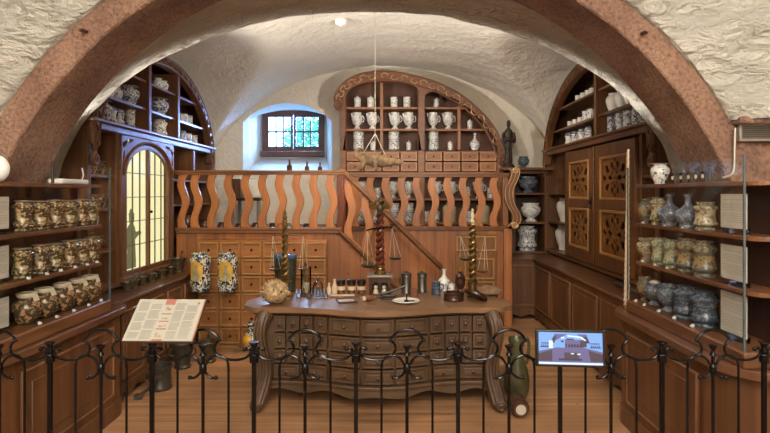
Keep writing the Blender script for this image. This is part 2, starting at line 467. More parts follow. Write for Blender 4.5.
# ------------------------------------------------------------------ the setting
YF, YB = 3.0, 7.8                    # arch front plane, end wall
ACX, ACZ, AR, ARO = -0.144, 0.80, 2.211, 2.372
struct(MB().box(-3.7, 3.7, -3.2, 8.3, -0.12, 0).build('floor', 'floor_boards'))
struct(MB().box(-3.7, -3.6, -3.2, YF, 0, 3.9).build('wall_hall_west', 'hall_plaster'))
struct(MB().box(3.6, 3.7, -3.2, YF, 0, 3.9).build('wall_hall_east', 'hall_plaster'))
struct(MB().box(-3.7, 3.7, -3.3, -3.2, 0, 3.9).build('wall_hall_back', 'hall_plaster'))
struct(MB().box(-3.7, 3.7, -3.2, YF, 3.9, 4.0).build('ceiling_hall', 'hall_plaster'))
struct(MB().box(-2.8, -2.68, 3.5, 8.0, 0, 3.7).build('wall_left', 'hall_plaster'))
struct(MB().box(2.52, 2.64, 3.5, 8.0, 0, 3.7).build('wall_right', 'hall_plaster'))

# front wall: rough plaster above, sandstone below, around the arch
def front_wall():
    mb = MB()
    n, k = 220, 60
    rows = []
    for i in range(n + 1):
        t = math.radians(30.6) + math.radians(118.8) * i / n
        c, s = math.cos(t), math.sin(t)
        # ray from the arch centre to the rectangle x in +-3.6, z up to 3.9
        q = min((3.6 + (0.144 if c > 0 else -0.144) * 1) / max(abs(c), 1e-6), (3.9 - ACZ) / max(s, 1e-6))
        row = []
        r0 = ARO - 0.01
        for j in range(k + 1):
            rr = r0 + (q - r0) * j / k
            x, z = ACX + rr * c, ACZ + r0 * s + (rr - r0) * s * min(1.0, min(i, n - i) / 40)
            nz = noise.fractal(Vector((x * 2.6, z * 4.2, 1.7)), 1.0, 2.0, 5) * 0.075 + noise.noise(Vector((x * 1.1, z * 1.1, 5))) * 0.03
            fade = min(1.0, j / 5.0)
            row.append(mb.v((x, YF - 0.035 - 0.05 * fade - nz * (0.25 + 0.75 * fade), z)))
        row.insert(0, mb.v((ACX + r0 * c, YF + 0.02, ACZ + r0 * s)))
        rows.append(row)
    for a, b2 in zip(rows, rows[1:]):
        for j in range(len(a) - 1): mb.f([a[j], a[j + 1], b2[j + 1], b2[j]])
    return mb.build('wall_front_plaster', 'rough_plaster', angle=80)
struct(front_wall())
# sandstone arch: ring from springing to springing, with piers
def arch_ring():
    mb = MB(); n = 140; cols = []
    def off(x, y, z): return noise.fractal(Vector((x * 5, y * 5, z * 5)), 1.0, 2.0, 3) * 0.008
    m = 7
    for i in range(n + 1):
        t = PI * i / n
        c, s = math.cos(t), math.sin(t)
        prof = [(ARO, 3.4), (ARO, YF + 0.1), (ARO, YF)]
        prof += [(AR + 0.008 + (ARO - AR - 0.008) * (1 - j / 4), YF) for j in range(1, 5)]
        prof += [(AR, YF + 0.010 + (0.4 - 0.010) * j / m) for j in range(m + 1)]
        col = []
        for rr, y in prof:
            x, z = ACX + rr * c, ACZ + rr * s
            d = off(x, y, z)
            col.append(mb.v((x + d * c, y + d, z + d * s)))
        cols.append(col)
    for a, b2 in zip(cols, cols[1:]):
        for j in range(len(a)):
            j2 = (j + 1) % len(a)
            mb.f([a[j], a[j2], b2[j2], b2[j]])
    mb.f(cols[0]); mb.f(cols[-1])
    return mb.build('wall_arch_sandstone', 'sandstone', angle=25)
struct(arch_ring())
for sgn in (-1, 1):
    xi = ACX + sgn * AR; xo = ACX + sgn * ARO
    struct(MB().box(min(xi, xo), max(xi, xo), YF, 3.4, 0, ACZ).build('wall_pier', 'sandstone'))
    # sandstone wall face below the plaster, following the ring
    pts = [(ACX + sgn * (ARO - 0.03) * math.cos(t), ACZ + (ARO - 0.03) * math.sin(t)) for t in [math.radians(30.5) * q / 14 for q in range(15)]]
    zt = pts[-1][1]
    poly = [(ACX + sgn * (ARO - 0.03), 0)] + pts + [(sgn * 3.6, zt), (sgn * 3.6, 0)]
    struct(MB().prism(poly, YF + 0.012, 3.5).build('wall_pier_face', 'sandstone'))
    struct(MB().box(*sorted((ACX + sgn * ARO * math.cos(math.radians(30.5)), sgn * 3.6)), YF - 0.075, YF + 0.02, zt - 0.012, zt + 0.03).build('trim_1' if sgn < 0 else 'trim_2', 'sandstone', bevel=0.012))

# plaster arch ring behind the stone
def plaster_ring():
    mb = MB(); n = 90; a_, b_, zs, xc = 2.36, 1.46, 1.5, -0.18
    cols = []
    for i in range(n + 1):
        t = PI * i / n
        c, s = math.cos(t), math.sin(t)
        col = []
        for y in (3.37, 3.5, 3.62, 3.75, 3.9, 4.04, 4.1):
            nz = noise.fractal(Vector((c * 6, y * 3, s * 6)), 1.0, 2.0, 4) * 0.018
            col.append(mb.v((xc + (a_ + nz) * c, y, zs + (b_ + nz + (0.02 if y > 4.05 else 0)) * s)))
        q = min(3.2 / max(abs(c), 1e-6), 2.7 / max(s, 1e-6))
        col.append(mb.v((xc + q * c, 4.12, zs + q * s)))
        cols.append(col)
    for a, b2 in zip(cols, cols[1:]):
        for j in range(len(a) - 1): mb.f([a[j], a[j + 1], b2[j + 1], b2[j]])
    return mb.build('ceiling_plaster_arch', 'rough_plaster', angle=50)
struct(plaster_ring())
# groined vault
def vault():
    mb = MB()
    xs = [-0.09 + 2.59 * math.sin(PI / 2 * (-1 + 2 * i / 130)) for i in range(131)]
    ys = [4.0 + 3.82 * j / 110 for j in range(111)]
    g = []
    for y in ys:
        row = []
        for x in xs:
            q = 1 - ((x + 0.09) / 2.59) ** 2
            za = 1.55 + 1.88 * math.sqrt(max(q, 0))
            q2 = 1 - ((y - 5.72) / 1.86) ** 2
            zb = 1.9 + 1.32 * math.sqrt(max(q2, 0)) if q2 > 0 else 1.5
            k = 0.05; h = max(k - abs(za - zb), 0) / k
            z = max(za, zb) + h * h * k * 0.25
            z += noise.fractal(Vector((x * 2.2, y * 2.2, 3.1)), 1.0, 2.0, 4) * 0.016
            row.append(mb.v((x, y, z)))
        g.append(row)
    for a, b2 in zip(g, g[1:]):
        for i in range(len(a) - 1): mb.f([a[i], a[i + 1], b2[i + 1], b2[i]])
    return mb.build('ceiling_vault', 'vault_plaster', angle=50)
struct(vault())
# end wall with splayed window niche
NX0, NX1, NZ0, NZS, NZT = PXX(243, YB), PXX(332, YB), 1.86, 2.62, 2.90
fr_out = [(NX0, NZ0), (NX1, NZ0)] + [(NX1 + (NX0 - NX1) * i / 14, NZS + (NZT - NZS) * math.sin(PI * i / 14) ** 0.7) for i in range(15)]
struct(MB().prism([(-2.8, 0), (2.64, 0), (2.64, 3.7), (-2.8, 3.7)], YB, YB + 0.1, 'xz', [fr_out]).build('wall_back', 'vault_plaster'))
YW = 8.45
WX0, WX1, WZ0, WZ1 = PXX(262.5, YW), PXX(324.5, YW), PZ(157, YW), PZ(111, YW)
def niche():
    mb = MB()
    bx0, bx1 = WX0 - 0.02, WX1 + 0.03
    back = [(bx0, WZ0 - 0.02), (bx1, WZ0 - 0.02)] + [(bx1 + (bx0 - bx1) * i / 14, WZ1 - 0.05 + 0.06 * math.sin(PI * i / 14)) for i in range(15)]
    k = 8; rings = []
    for j in range(k + 1):
        t = j / k
        ring = []
        for p, q in zip(fr_out, back):
            x, z = p[0] + (q[0] - p[0]) * t, p[1] + (q[1] - p[1]) * t
            nz = noise.noise(Vector((x * 4, t * 3, z * 4))) * 0.012 * (0 if j in (0, k) else 1)
            ring.append(mb.v((x + nz, YB + (YW - YB) * t, z + nz)))
        rings.append(ring)
    for a, b2 in zip(rings, rings[1:]):
        for i in range(len(a)): mb.f([a[i], a[(i + 1) % len(a)], b2[(i + 1) % len(a)], b2[i]])
    mb.prism([(-3.5, 0.9), (0.6, 0.9), (0.6, 3.9), (-3.5, 3.9)], YW, YW + 0.12, 'xz', [[(WX0, WZ0), (WX1, WZ0), (WX1, WZ1), (WX0, WZ1)]])
    return mb.build('wall_window_niche', 'niche_plaster', angle=50)
struct(niche())
# window: frame, two casements, muntins, panes
win = thing('window_1', 'small two-casement window with brown frame deep in the end wall', 'window', (0.5 * (WX0 + WX1), YW + 0.03, WZ0)); struct(win)
fw = 0.06
zs0 = WZ0 + 0.13
MB().prism([(WX0, WZ0), (WX1, WZ0), (WX1, WZ1), (WX0, WZ1)], YW - 0.03, YW + 0.05, 'xz', [[(WX0 + fw, zs0), (WX1 - fw, zs0), (WX1 - fw, WZ1 - fw), (WX0 + fw, WZ1 - fw)]]).build('window_frame', 'window_paint', win, 0.006)
MB().box(WX0 - 0.01, WX1 + 0.01, YW - 0.10, YW - 0.03, WZ0 - 0.0, WZ0 + 0.085).build('window_sill', 'window_paint', win, 0.01)
xm = 0.5 * (WX0 + WX1)
for x0, x1 in ((WX0 + fw, xm - 0.006), (xm + 0.006, WX1 - fw)):
    z0, z1 = zs0, WZ1 - fw; s = 0.035
    cs = MB().prism([(x0, z0), (x1, z0), (x1, z1), (x0, z1)], YW - 0.012, YW + 0.03, 'xz', [[(x0 + s, z0 + s), (x1 - s, z0 + s), (x1 - s, z1 - s), (x0 + s, z1 - s)]]).build('casement', 'window_paint', win, 0.004)
    mu = MB()
    for q in (1, 2): xx = x0 + s + (x1 - x0 - 2 * s) * q / 3; mu.box(xx - 0.011, xx + 0.011, YW, YW + 0.02, z0 + s, z1 - s)
    zz = 0.5 * (z0 + z1); mu.box(x0 + s, x1 - s, YW - 0.002, YW + 0.022, zz - 0.013, zz + 0.013)
    mu.build('muntin', 'window_paint', cs)
    MB().box(x0 + s, x1 - s, YW + 0.008, YW + 0.012, z0 + s, z1 - s).build('pane', 'window_glass', cs)
# tree seen through the window
tr = thing('tree', 'leafy green tree outside beyond the small window', 'tree', (-1.75, 12.3, -1.0))
MB().tube([(-1.75, 12.3, -1.0), (-1.74, 12.3, 1.2), (-1.72, 12.3, 2.6)], [0.14, 0.11, 0.07]).build('trunk', 'cork', tr)
lf = MB(); rs = random.Random(3)
for _ in range(1500):
    a = Vector((rs.gauss(0, 1), rs.gauss(0, 1), rs.gauss(0, 1))).normalized() * rs.uniform(0.2, 1) ** 0.5
    c = Vector((-1.72 + a.x * 0.75, 12.3 + a.y * 0.6, 2.7 + a.z * 0.75))
    R = Matrix.Rotation(rs.uniform(0, 6.3), 3, 'X') @ Matrix.Rotation(rs.uniform(0, 6.3), 3, 'Z')
    lf.f([lf.v(c + R @ Vector(q)) for q in ((-0.05, 0, 0), (0, 0.03, 0.015), (0.06, 0, 0), (0, -0.03, 0.015))])
lf.build('foliage', 'leaf', tr, smooth=False)

# ------------------------------------------------------------------ frames for the two side walls and the end wall: (along, out, up)
XL, XR, YBK = -2.32, 2.14, 7.5
ML = Matrix(((0, 1, 0, XL), (1, 0, 0, 0), (0, 0, 1, 0), (0, 0, 0, 1)))
MR = Matrix(((0, -1, 0, XR), (1, 0, 0, 0), (0, 0, 1, 0), (0, 0, 0, 1)))
MBK = Matrix(((1, 0, 0, 0), (0, -1, 0, YBK), (0, 0, 1, 0), (0, 0, 0, 1)))

def panel_front(parent, M, u0, u1, w0, w1, v0, name='panel', mat='cabinet_wood', margin=0.05, mould='light_moulding', depth=0.014):
    """a framed field on a cabinet face: moulding ring and raised centre"""
    p = MB(M).prism([(u0, w0), (u1, w0), (u1, w1), (u0, w1)], v0, v0 + depth).build(name, mat, parent, 0.005)
    MB(M).prism([(u0, w0), (u1, w0), (u1, w1), (u0, w1)], v0 + depth, v0 + depth + 0.009, 'xz',
                [[(u0 + 0.014, w0 + 0.014), (u1 - 0.014, w0 + 0.014), (u1 - 0.014, w1 - 0.014), (u0 + 0.014, w1 - 0.014)]]).build('moulding', mould, p, 0.003)
    m_ = margin
    if u1 - u0 > 3 * m_ and w1 - w0 > 3 * m_:
        MB(M).prism([(u0 + m_, w0 + m_), (u1 - m_, w0 + m_), (u1 - m_, w1 - m_), (u0 + m_, w1 - m_)], v0 + depth, v0 + depth + 0.007).build('field', mat, p, 0.006)
    return p

def half_arch_cabinet(name, label, M, u0, u1, posts, low_bays, zb, zc, za, ztop, depth=0.34):
    """tall wall cabinet with a cornice and a semi-elliptical shelved top"""
    org = M @ Vector(((u0 + u1) / 2, -depth / 2, 0.80))
    t = thing(name, label, 'cabinet', org)
    uc, a = (u0 + u1) / 2, (u1 - u0) / 2
    bz = ztop - za
    W = 0.115
    outer = arc(uc, za, a, bz, 0, PI, 40); inner = arc(uc, za, a - W, bz - W, 0, PI, 40)
    ai, bi = a - W, bz - W
    zin = lambda u: za + bi * math.sqrt(max(0, 1 - ((u - uc) / ai) ** 2))
    # back
    body = [(u0 + 0.01, 0.8), (u1 - 0.01, 0.8)] + [(uc + (a - 0.02) * math.cos(q), za + (bz - 0.02) * math.sin(q)) for q in [PI * i / 40 for i in range(41)]]
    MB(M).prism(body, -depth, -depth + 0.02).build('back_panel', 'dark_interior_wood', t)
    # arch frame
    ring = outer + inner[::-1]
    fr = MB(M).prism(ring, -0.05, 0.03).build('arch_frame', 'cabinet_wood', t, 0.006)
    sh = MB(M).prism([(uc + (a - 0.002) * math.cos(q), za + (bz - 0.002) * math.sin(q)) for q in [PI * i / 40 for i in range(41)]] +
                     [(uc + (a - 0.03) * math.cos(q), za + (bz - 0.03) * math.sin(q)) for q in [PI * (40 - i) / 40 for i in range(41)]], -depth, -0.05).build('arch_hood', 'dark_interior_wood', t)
    # carved openwork leaves on the arch
    cv = MB(M)
    for i in range(28):
        q = PI * (i + 0.5) / 28
        ca, sa = math.cos(q), math.sin(q)
        p0 = Vector((uc + (a - 0.035) * ca, 0.03, za + (bz - 0.035) * sa)); p1 = Vector((uc + (a - 0.085) * math.cos(q + 0.05), 0.038, za + (bz - 0.085) * math.sin(q + 0.05)))
        p2 = Vector((uc + (a - 0.05) * math.cos(q + 0.1), 0.03, za + (bz - 0.05) * math.sin(q + 0.1)))
        cv.tube([p0, p1, p2], [0.006, 0.014, 0.005], 6)
    cv.build('leaf_carving', 'cabinet_wood', fr)
    dk = MB(M)
    for rr in (0.012, W - 0.012):
        dk.tube([(uc + (a - rr) * math.cos(PI * i / 40), 0.03, za + (bz - rr) * math.sin(PI * i / 40)) for i in range(41)], 0.009, 6)
    dk.build('arch_bead', 'cabinet_wood', fr)
    # end scrolls
    for ue, sg in ((u0, -1), (u1, 1)):
        pts = [(ue - sg * 0.055, za + 0.10), (ue - sg * 0.04, za), (ue - sg * 0.05, za - 0.05)] + spiral(ue - sg * 0.055, za - 0.115, 0.055, 0.012, PI / 2, -1.4 * sg)
        MB(M).tube([(p[0], 0.025, p[1]) for p in pts], 0.02, 7).build('scroll', 'cabinet_wood', t)
    # cornice
    MB(M).box(u0, u1, -depth, 0.02, zc, zc + 0.075).box(u0 - 0.01, u1 + 0.01, -0.02, 0.05, zc + 0.055, zc + 0.085).build('cornice', 'cabinet_wood_level', t, 0.008)
    # uprights below
    for u in [u0 + 0.02] + low_bays + [u1 - 0.02]:
        MB(M).box(u - 0.025, u + 0.025, -depth + 0.02, 0.0, 0.80, zc).build('upright', 'cabinet_wood', t, 0.004)
    MB(M).box(u0, u1, -depth, 0.01, 0.80, 0.845).build('bottom_rail', 'cabinet_wood_level', t, 0.005)
    # posts and shelves above the cornice
    for u in posts:
        zt = zin(u)
        MB(M).box(u - 0.028, u + 0.028, -depth + 0.02, 0.015, zc + 0.075, zt + 0.02).build('upright', 'cabinet_wood', t, 0.005)
    edges = [uc - ai] + posts + [uc + ai]
    for z in (2.41, 2.675):
        half = ai * math.sqrt(max(0, 1 - ((z - za) / bi) ** 2)) + 0.03
        for e0, e1 in zip(edges, edges[1:]):
            s0, s1 = max(e0 + 0.0, uc - half), min(e1 - 0.0, uc + half)
            if s1 - s0 > 0.08:
                MB(M).box(s0, s1, -depth + 0.02, -0.015, z - 0.022, z).build('shelf', 'cabinet_wood_level', t)
    return t

# --- the wall cabinet with the lit leaded window
LU0, LU1 = 4.15, 7.06
lc = half_arch_cabinet('wall_cabinet', 'tall arched wall cabinet with a lit yellow leaded window in its middle', ML, LU0, LU1, [5.198, 5.90], [4.60, 5.77], 0.8, 2.105, 1.98, 3.01)
for z in (1.75, 1.476, 1.13):
    MB(ML).box(4.19, 4.58, -0.32, -0.015, z - 0.022, z).build('shelf', 'cabinet_wood_level', lc)
    MB(ML).box(5.79, 7.03, -0.32, -0.015, z - 0.022, z).build('shelf', 'cabinet_wood_level', lc)
MB(ML).box(6.38, 6.43, -0.32, 0.0, 0.845, 2.105).build('upright', 'cabinet_wood', lc, 0.004)
# window leaf frame with arched openings
wu0, wu1, wz0, wz1 = 4.625, 5.745, 0.845, 2.105
um = 0.5 * (wu0 + wu1) + 0.0
hw, zspring, ztopw = 0.445, 1.76, 2.01
def leaf_open(sg):
    g = 0.02
    pts = [(um + sg * g, 0.91), (um + sg * hw, 0.91)]
    n = 12
    for i in range(n + 1):
        q = (PI / 2) * i / n
        u = um + sg * max(hw * math.cos(q), g); pts.append((u, zspring + (ztopw - zspring) * math.sin(math.acos(min(1, abs(u - um) / hw)))))
    out = []
    for p in pts:
        if not out or (abs(p[0] - out[-1][0]) + abs(p[1] - out[-1][1])) > 1e-4: out.append(p)
    return out if sg > 0 else out[::-1]
arch_hole = [(um - hw - 0.05, 0.87), (um + hw + 0.05, 0.87)] + arc(um, zspring, hw + 0.05, ztopw - zspring + 0.05, 0, PI, 24)
fret = []
for sg in (-1, 1):
    for (du, zz, r1, r2, an) in ((0.50, 2.03, 0.05, 0.018, 0.6), (0.40, 2.065, 0.05, 0.014, 0.15), (0.515, 1.93, 0.045, 0.014, 1.35)):
        pts = []
        for i in range(14):
            q = 2 * PI * i / 14; x = r1 * math.cos(q); z = r2 * math.sin(q) * (1 + 0.5 * math.cos(q))
            aa = an
            pts.append((um + sg * (du + x * math.cos(aa) + z * math.sin(aa)), zz - x * math.sin(aa) + z * math.cos(aa)))
        fret.append(pts)
wf = MB(ML).prism([(wu0, wz0), (wu1, wz0), (wu1, wz1), (wu0, wz1)], -0.015, 0.022, 'xz', [arch_hole] + fret).build('window_frame', 'cabinet_wood', lc, 0.005)
MB(ML).tube([(p[0], 0.024, p[1]) for p in arc(um, zspring, hw + 0.065, ztopw - zspring + 0.065, 0, PI, 24)], 0.013, 6).build('arch_bead', 'cabinet_wood', wf)
MB(ML).box(wu0 - 0.01, wu1 + 0.01, -0.02, 0.06, 0.835, 0.872).build('window_ledge', 'cabinet_wood_level', wf, 0.006)
for sg in (-1, 1):
    o = leaf_open(sg)
    n = 12
    out = [(um + sg * 0.0, 0.872), (um + sg * (hw + 0.048), 0.872)] + [(um + sg * (hw + 0.048) * math.cos(PI / 2 * i / n), zspring + (ztopw - zspring + 0.048) * math.sin(PI / 2 * i / n)) for i in range(n + 1)]
    lfp = MB(ML).prism(out if sg > 0 else out[::-1], -0.02, 0.012, 'xz', [o]).build('window_leaf', 'cabinet_wood', lc, 0.004)
    came = MB(ML)
    for u in ((um + sg * (0.02 + 0.425 * q / 3)) for q in (1, 2)):
        zt = zspring + (ztopw - zspring) * math.sqrt(max(0, 1 - ((u - um) / hw) ** 2))
        came.box(u - 0.0028, u + 0.0028, -0.014, -0.002, 0.91, zt)
    for q in range(1, 5):
        z = 0.91 + (1.0) * q / 4.6
        came.box(min(um + sg * 0.02, um + sg * hw), max(um + sg * 0.02, um + sg * hw), -0.014, -0.002, z - 0.0032, z + 0.0032)
    came.build('lead_came', 'lead_came', lfp)
    MB(ML).box(min(um + sg * 0.021, um + sg * hw), max(um + sg * 0.021, um + sg * hw), -0.010, -0.006, 0.905, 2.0).build('pane', 'window_glass', lfp)
MB(ML).ball((um + 0.02, 0.02, 1.42), 0.014).build('knob', 'iron', lc)
MB(ML).box(wu0 + 0.03, wu1 - 0.03, -0.09, -0.075, 0.85, 2.1).build('lit_panel', 'lit_window_panel', lc)
# dark figure shape standing behind the glass
sil = [(-.13, 0), (.15, 0), (.15, .12), (.13, .3), (.12, .42), (.2, .46), (.29, .5), (.33, .485), (.335, .52), (.28, .545), (.19, .53), (.135, .545), (.12, .6), (.075, .645), (.06, .665),
       (.085, .70), (.095, .745), (.09, .79), (.105, .80), (.06, .835), (.04, .88), (-.02, .885), (-.05, .84), (-.08, .80), (-.065, .79), (-.07, .74), (-.05, .69), (-.04, .665), (-.09, .635), (-.15, .58), (-.17, .48), (-.15, .36), (-.12, .26), (-.15, .12)]
emit('silhouette_print', (0.30, 0.28, 0.12, 1), 0.45)
MB(ML).prism([(4.985 + p[0] * 0.58, 0.905 + p[1] * 0.62) for p in sil], -0.072, -0.066).build('figure_silhouette', 'silhouette_print', lc)

# --- the wall cabinet with the pierced doors
RU0, RU1 = 4.32, 7.44
rc = half_arch_cabinet('wall_cabinet', 'tall arched wall cabinet with two large pierced carved doors', MR, RU0, RU1, [5.61], [4.62, 6.53], 0.8, 2.105, 1.98, 3.06)
for z in (1.6, 1.22):
    MB(MR).box(6.55, 7.41, -0.32, -0.015, z - 0.022, z).build('shelf', 'cabinet_wood_level', rc)
for z in (1.75, 1.42, 1.13):
    MB(MR).box(4.34, 4.60, -0.32, -0.015, z - 0.022, z).build('shelf', 'cabinet_wood_level', rc)
def petal(cx, cz, an, r0, r1, wd):
    pts = []
    n = 9
    for i in range(n + 1):
        q = i / n; pts.append((r0 + (r1 - r0) * q, wd * math.sin(PI * q ** 1.5) ))
    pts2 = [(x, -y) for x, y in reversed(pts[1:-1])]
    return [(cx + x * math.cos(an) - y * math.sin(an), cz + (x * math.sin(an) + y * math.cos(an))) for x, y in pts + pts2]
def rosette(cx, cz, su, sz):
    hs = []
    for k in range(4):
        an = k * PI / 2
        L = (su if k % 2 == 0 else sz)
        hs.append(petal(cx, cz, an, 0.035, L * 0.50, 0.026))
        hs.append(petal(cx, cz, an + 0.46, L * 0.40, L * 0.80, 0.036))
        hs.append(petal(cx, cz, an - 0.46, L * 0.40, L * 0.80, 0.036))
        hs.append(petal(cx, cz, an, L * 0.58, L * 0.90, 0.028))
        hs.append(petal(cx, cz, an + PI / 4, 0.05, min(su, sz) * 0.42, 0.018))
    hs.append(circ(cx, cz, 0.016, 10))
    return hs
for d0, d1, hside in ((4.645, 5.575, 1), (5.58, 6.505, -1)):
    z0, z1 = 0.855, 2.08
    s = 0.15; zm0, zm1 = 1.435, 1.53
    holes = [[(d0 + s, z0 + 0.13), (d1 - s, z0 + 0.13), (d1 - s, zm0), (d0 + s, zm0)], [(d0 + s, zm1), (d1 - s, zm1), (d1 - s, z1 - 0.12), (d0 + s, z1 - 0.12)]]
    dr = MB(MR).prism([(d0, z0), (d1, z0), (d1, z1), (d0, z1)], 0.0, 0.035, 'xz', holes).build('door', 'door_wood', rc, 0.006)
    for hq in holes:
        (a0, b0), (a1, _), (_, b1) = hq[0], hq[1], hq[2]
        cu, cz_ = (a0 + a1) / 2, (b0 + b1) / 2
        MB(MR).prism([(a0 - .005, b0 - .005), (a1 + .005, b0 - .005), (a1 + .005, b1 + .005), (a0 - .005, b1 + .005)], 0.004, 0.016, 'xz', rosette(cu, cz_, (a1 - a0) / 2, (b1 - b0) / 2)).build('pierced_panel', 'panel_wood', dr)
        MB(MR).prism([(a0, b0), (a1, b0), (a1, b1), (a0, b1)], 0.016, 0.042, 'xz', [[(a0 + .028, b0 + .028), (a1 - .028, b0 + .028), (a1 - .028, b1 - .028), (a0 + .028, b1 - .028)]]).build('panel_moulding', 'gold_moulding', dr, 0.008)
    if hside < 0:
        MB(MR).ball((d0 + 0.05, 0.05, 1.5), 0.022).box(d0 + 0.03, d0 + 0.07, 0.035, 0.042, 1.44, 1.56).build('lock', 'iron', dr)
MB(MR).box(5.555, 5.60, 0.035, 0.05, 0.86, 2.08).build('door_batten', 'door_wood', rc, 0.006)

# ------------------------------------------------------------------ base cabinets along the walls
def base_cabinet(name, label, x0, x1, y0, y1, face, panels, ztop=0.78):
    """face 'x+','x-','y-': the side that shows the panels"""
    t = thing(name, label, 'cabinet', ((x0 + x1) / 2, (y0 + y1) / 2, 0))
    MB().box(x0, x1, y0, y1, 0.07, ztop - 0.03).build('body', 'cabinet_wood', t, 0.006)
    e = 0.03
    MB().box(x0 - (e if face == 'x-' else 0), x1 + (e if face == 'x+' else 0), y0 - (e if face == 'y-' else 0), y1, ztop - 0.03, ztop).build('top_board', 'counter_wood' if face != 'y-' else 'cabinet_wood_across', t, 0.008)
    if face == 'x+': M = Matrix(((0, 1, 0, x1), (1, 0, 0, 0), (0, 0, 1, 0), (0, 0, 0, 1))); u0, u1 = y0, y1
    elif face == 'x-': M = Matrix(((0, -1, 0, x0), (1, 0, 0, 0), (0, 0, 1, 0), (0, 0, 0, 1))); u0, u1 = y0, y1
    else: M = Matrix(((1, 0, 0, 0), (0, -1, 0, y0), (0, 0, 1, 0), (0, 0, 0, 1))); u0, u1 = x0, x1
    n = panels
    for i in range(n):
        a = u0 + (u1 - u0) * i / n + 0.04; b_ = u0 + (u1 - u0) * (i + 1) / n - 0.04
        panel_front(t, M, a, b_, 0.17, ztop - 0.09, 0.0)
    # scalloped skirt
    pts = [(u0, 0.12), (u0, 0.0), (u0 + 0.05, 0.0)]
    k = max(4, int((u1 - u0) / 0.06))
    for i in range(k + 1):
        pts.append((u0 + 0.06 + (u1 - u0 - 0.12) * i / k, 0.045 + 0.018 * math.cos(2 * PI * i / 4)))
    pts += [(u1 - 0.05, 0.0), (u1, 0.0), (u1, 0.12)]
    MB(M).prism(pts[::-1], -0.02, 0.012).build('skirt', 'cabinet_wood', t)
    return t
base_cabinet('base_cabinet', 'low panelled cabinet under the lit leaded window, row of mortars on it', -2.66, -2.06, 4.09, 5.76, 'x+', 4)
base_cabinet('base_cabinet', 'low panelled cabinet under the pierced carved doors', 1.84, 2.48, 4.02, 6.83, 'x-', 4)
base_cabinet('base_cabinet', 'short low cabinet in the corner beside the plank gallery', 1.50, 2.47, 6.86, 7.34, 'y-', 1)
# hutch of open shelves in the corner
hu = thing('shelf_unit', 'open corner shelves with three big jars, carrying the bronze statue', 'shelves', (1.85, 7.55, 0.78))
HX0, HX1, HY = 1.62, 2.16, 7.36
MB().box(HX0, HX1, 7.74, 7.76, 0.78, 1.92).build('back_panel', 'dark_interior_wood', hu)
for x in (HX0 + 0.06, HX1 - 0.02): MB().box(x - 0.03, x + 0.03, HY, 7.74, 0.78, 1.90).build('upright', 'cabinet_wood', hu, 0.005)
for z in (0.80, 1.20, 1.60): MB().box(HX0, HX1, HY + 0.015, 7.74, z - 0.022, z).build('shelf', 'cabinet_wood_across', hu)
MB().box(HX0 - 0.12, HX1 + 0.03, HY - 0.16, 7.76, 1.905, 1.94).box(HX0, HX1, HY - 0.02, HY + 0.02, 1.86, 1.905).build('top_board', 'cabinet_wood_across', hu, 0.006)

# rounded near counters
def counter(sg, label, xin, xout, y0, y1):
    t = thing('counter', label, 'counter', (sg * (abs(xin) + 0.2), (y0 + y1) / 2, 0))
    def outline(off):
        xi = xin - sg * off
        pts = [(xout, y1 + off)]
        r = 0.16 + off
        # far corner rounded
        for i in range(7):
            q = PI / 2 * i / 6
            pts.append((xi + sg * r * (1 - math.sin(q)), y1 + off - r * (1 - math.cos(q))))
        # near end: long round
        r2x, r2y = 0.36, 0.34
        for i in range(11):
            q = PI / 2 * i / 10
            pts.append((xi + sg * r2x * (1 - math.cos(q)), y0 - off + r2y * (1 - math.sin(q))))
        pts.append((xout, y0 - off))
        return pts
    MB().prism(outline(0), 0.07, 0.735, 'xy').build('body', 'cabinet_wood', t, 0.005, angle=30)
    MB().prism(outline(0.045), 0.735, 0.78, 'xy').build('worktop', 'counter_wood', t, 0.012, angle=30)
    MB().prism(outline(0.012), 0.0, 0.03, 'xy').prism(outline(0.012), 0.03, 0.12, 'xy').build('plinth', 'cabinet_wood', t, 0.01, angle=30)
    M = Matrix(((0, -sg, 0, xin), (1, 0, 0, 0), (0, 0, 1, 0), (0, 0, 0, 1)))
    panel_front(t, M, y0 + 0.40, y1 - 0.24, 0.18, 0.66, 0.0, margin=0.075)
    return t
counter(-1, 'long counter with rounded end under the gold-brown jars', -1.95, -2.34, 2.44, 4.02)
counter(1, 'long counter with rounded end under the grey-blue jars', 1.62, 2.04, 2.42, 3.90)

# ------------------------------------------------------------------ arched back cabinet on the gallery
def bp(px, py): return (PXX(px, YBK), PZ(py, YBK))
bc = thing('wall_cabinet', 'carved arched cabinet of white jars and small drawers on the gallery', 'cabinet', (PXX(420, YBK), YBK + 0.12, 1.15))
out_px = [(334.5, 104), (334, 98), (337, 90.5), (342, 84), (348.5, 79), (357, 75), (367, 72.5), (384, 71.2), (398, 72.5), (411.4, 75), (424, 78.2), (436, 82), (448, 87.3), (458.5, 93), (467, 99), (475, 105.7), (484, 114.4), (491.7, 123.7), (498.5, 135), (504, 148.6), (506, 156)]
in_l = [(346, 112), (346, 100), (347.7, 93), (353, 88), (361.5, 84.6), (372, 82.6), (383.7, 82), (397, 82.7), (408, 84.5), (415, 87.3), (418, 92), (418, 112)]
in_r = [(424.7, 112), (424.7, 98), (427, 94.3), (431, 92.7), (436, 92.9), (447, 96), (458.5, 101.8), (470, 110), (480.7, 119.9), (488, 129), (494.5, 140), (497.2, 151)]
sm = lambda pts, n=4: [(q.x, q.y) for q in catmull([(p[0], p[1], 0) for p in pts], n)]
o_s, il, ir = sm(out_px), sm(in_l), sm(in_r)
D = 0.26
face = [bp(*p) for p in ([(340.5, 112), (340.5, 104)] + o_s[2:] + [(501, 162), (497.2, 153)])]
ring = [(340.5, 150.6)] + o_s + [(502, 163), (497.2, 151)] + [(497.2, 150.6)]
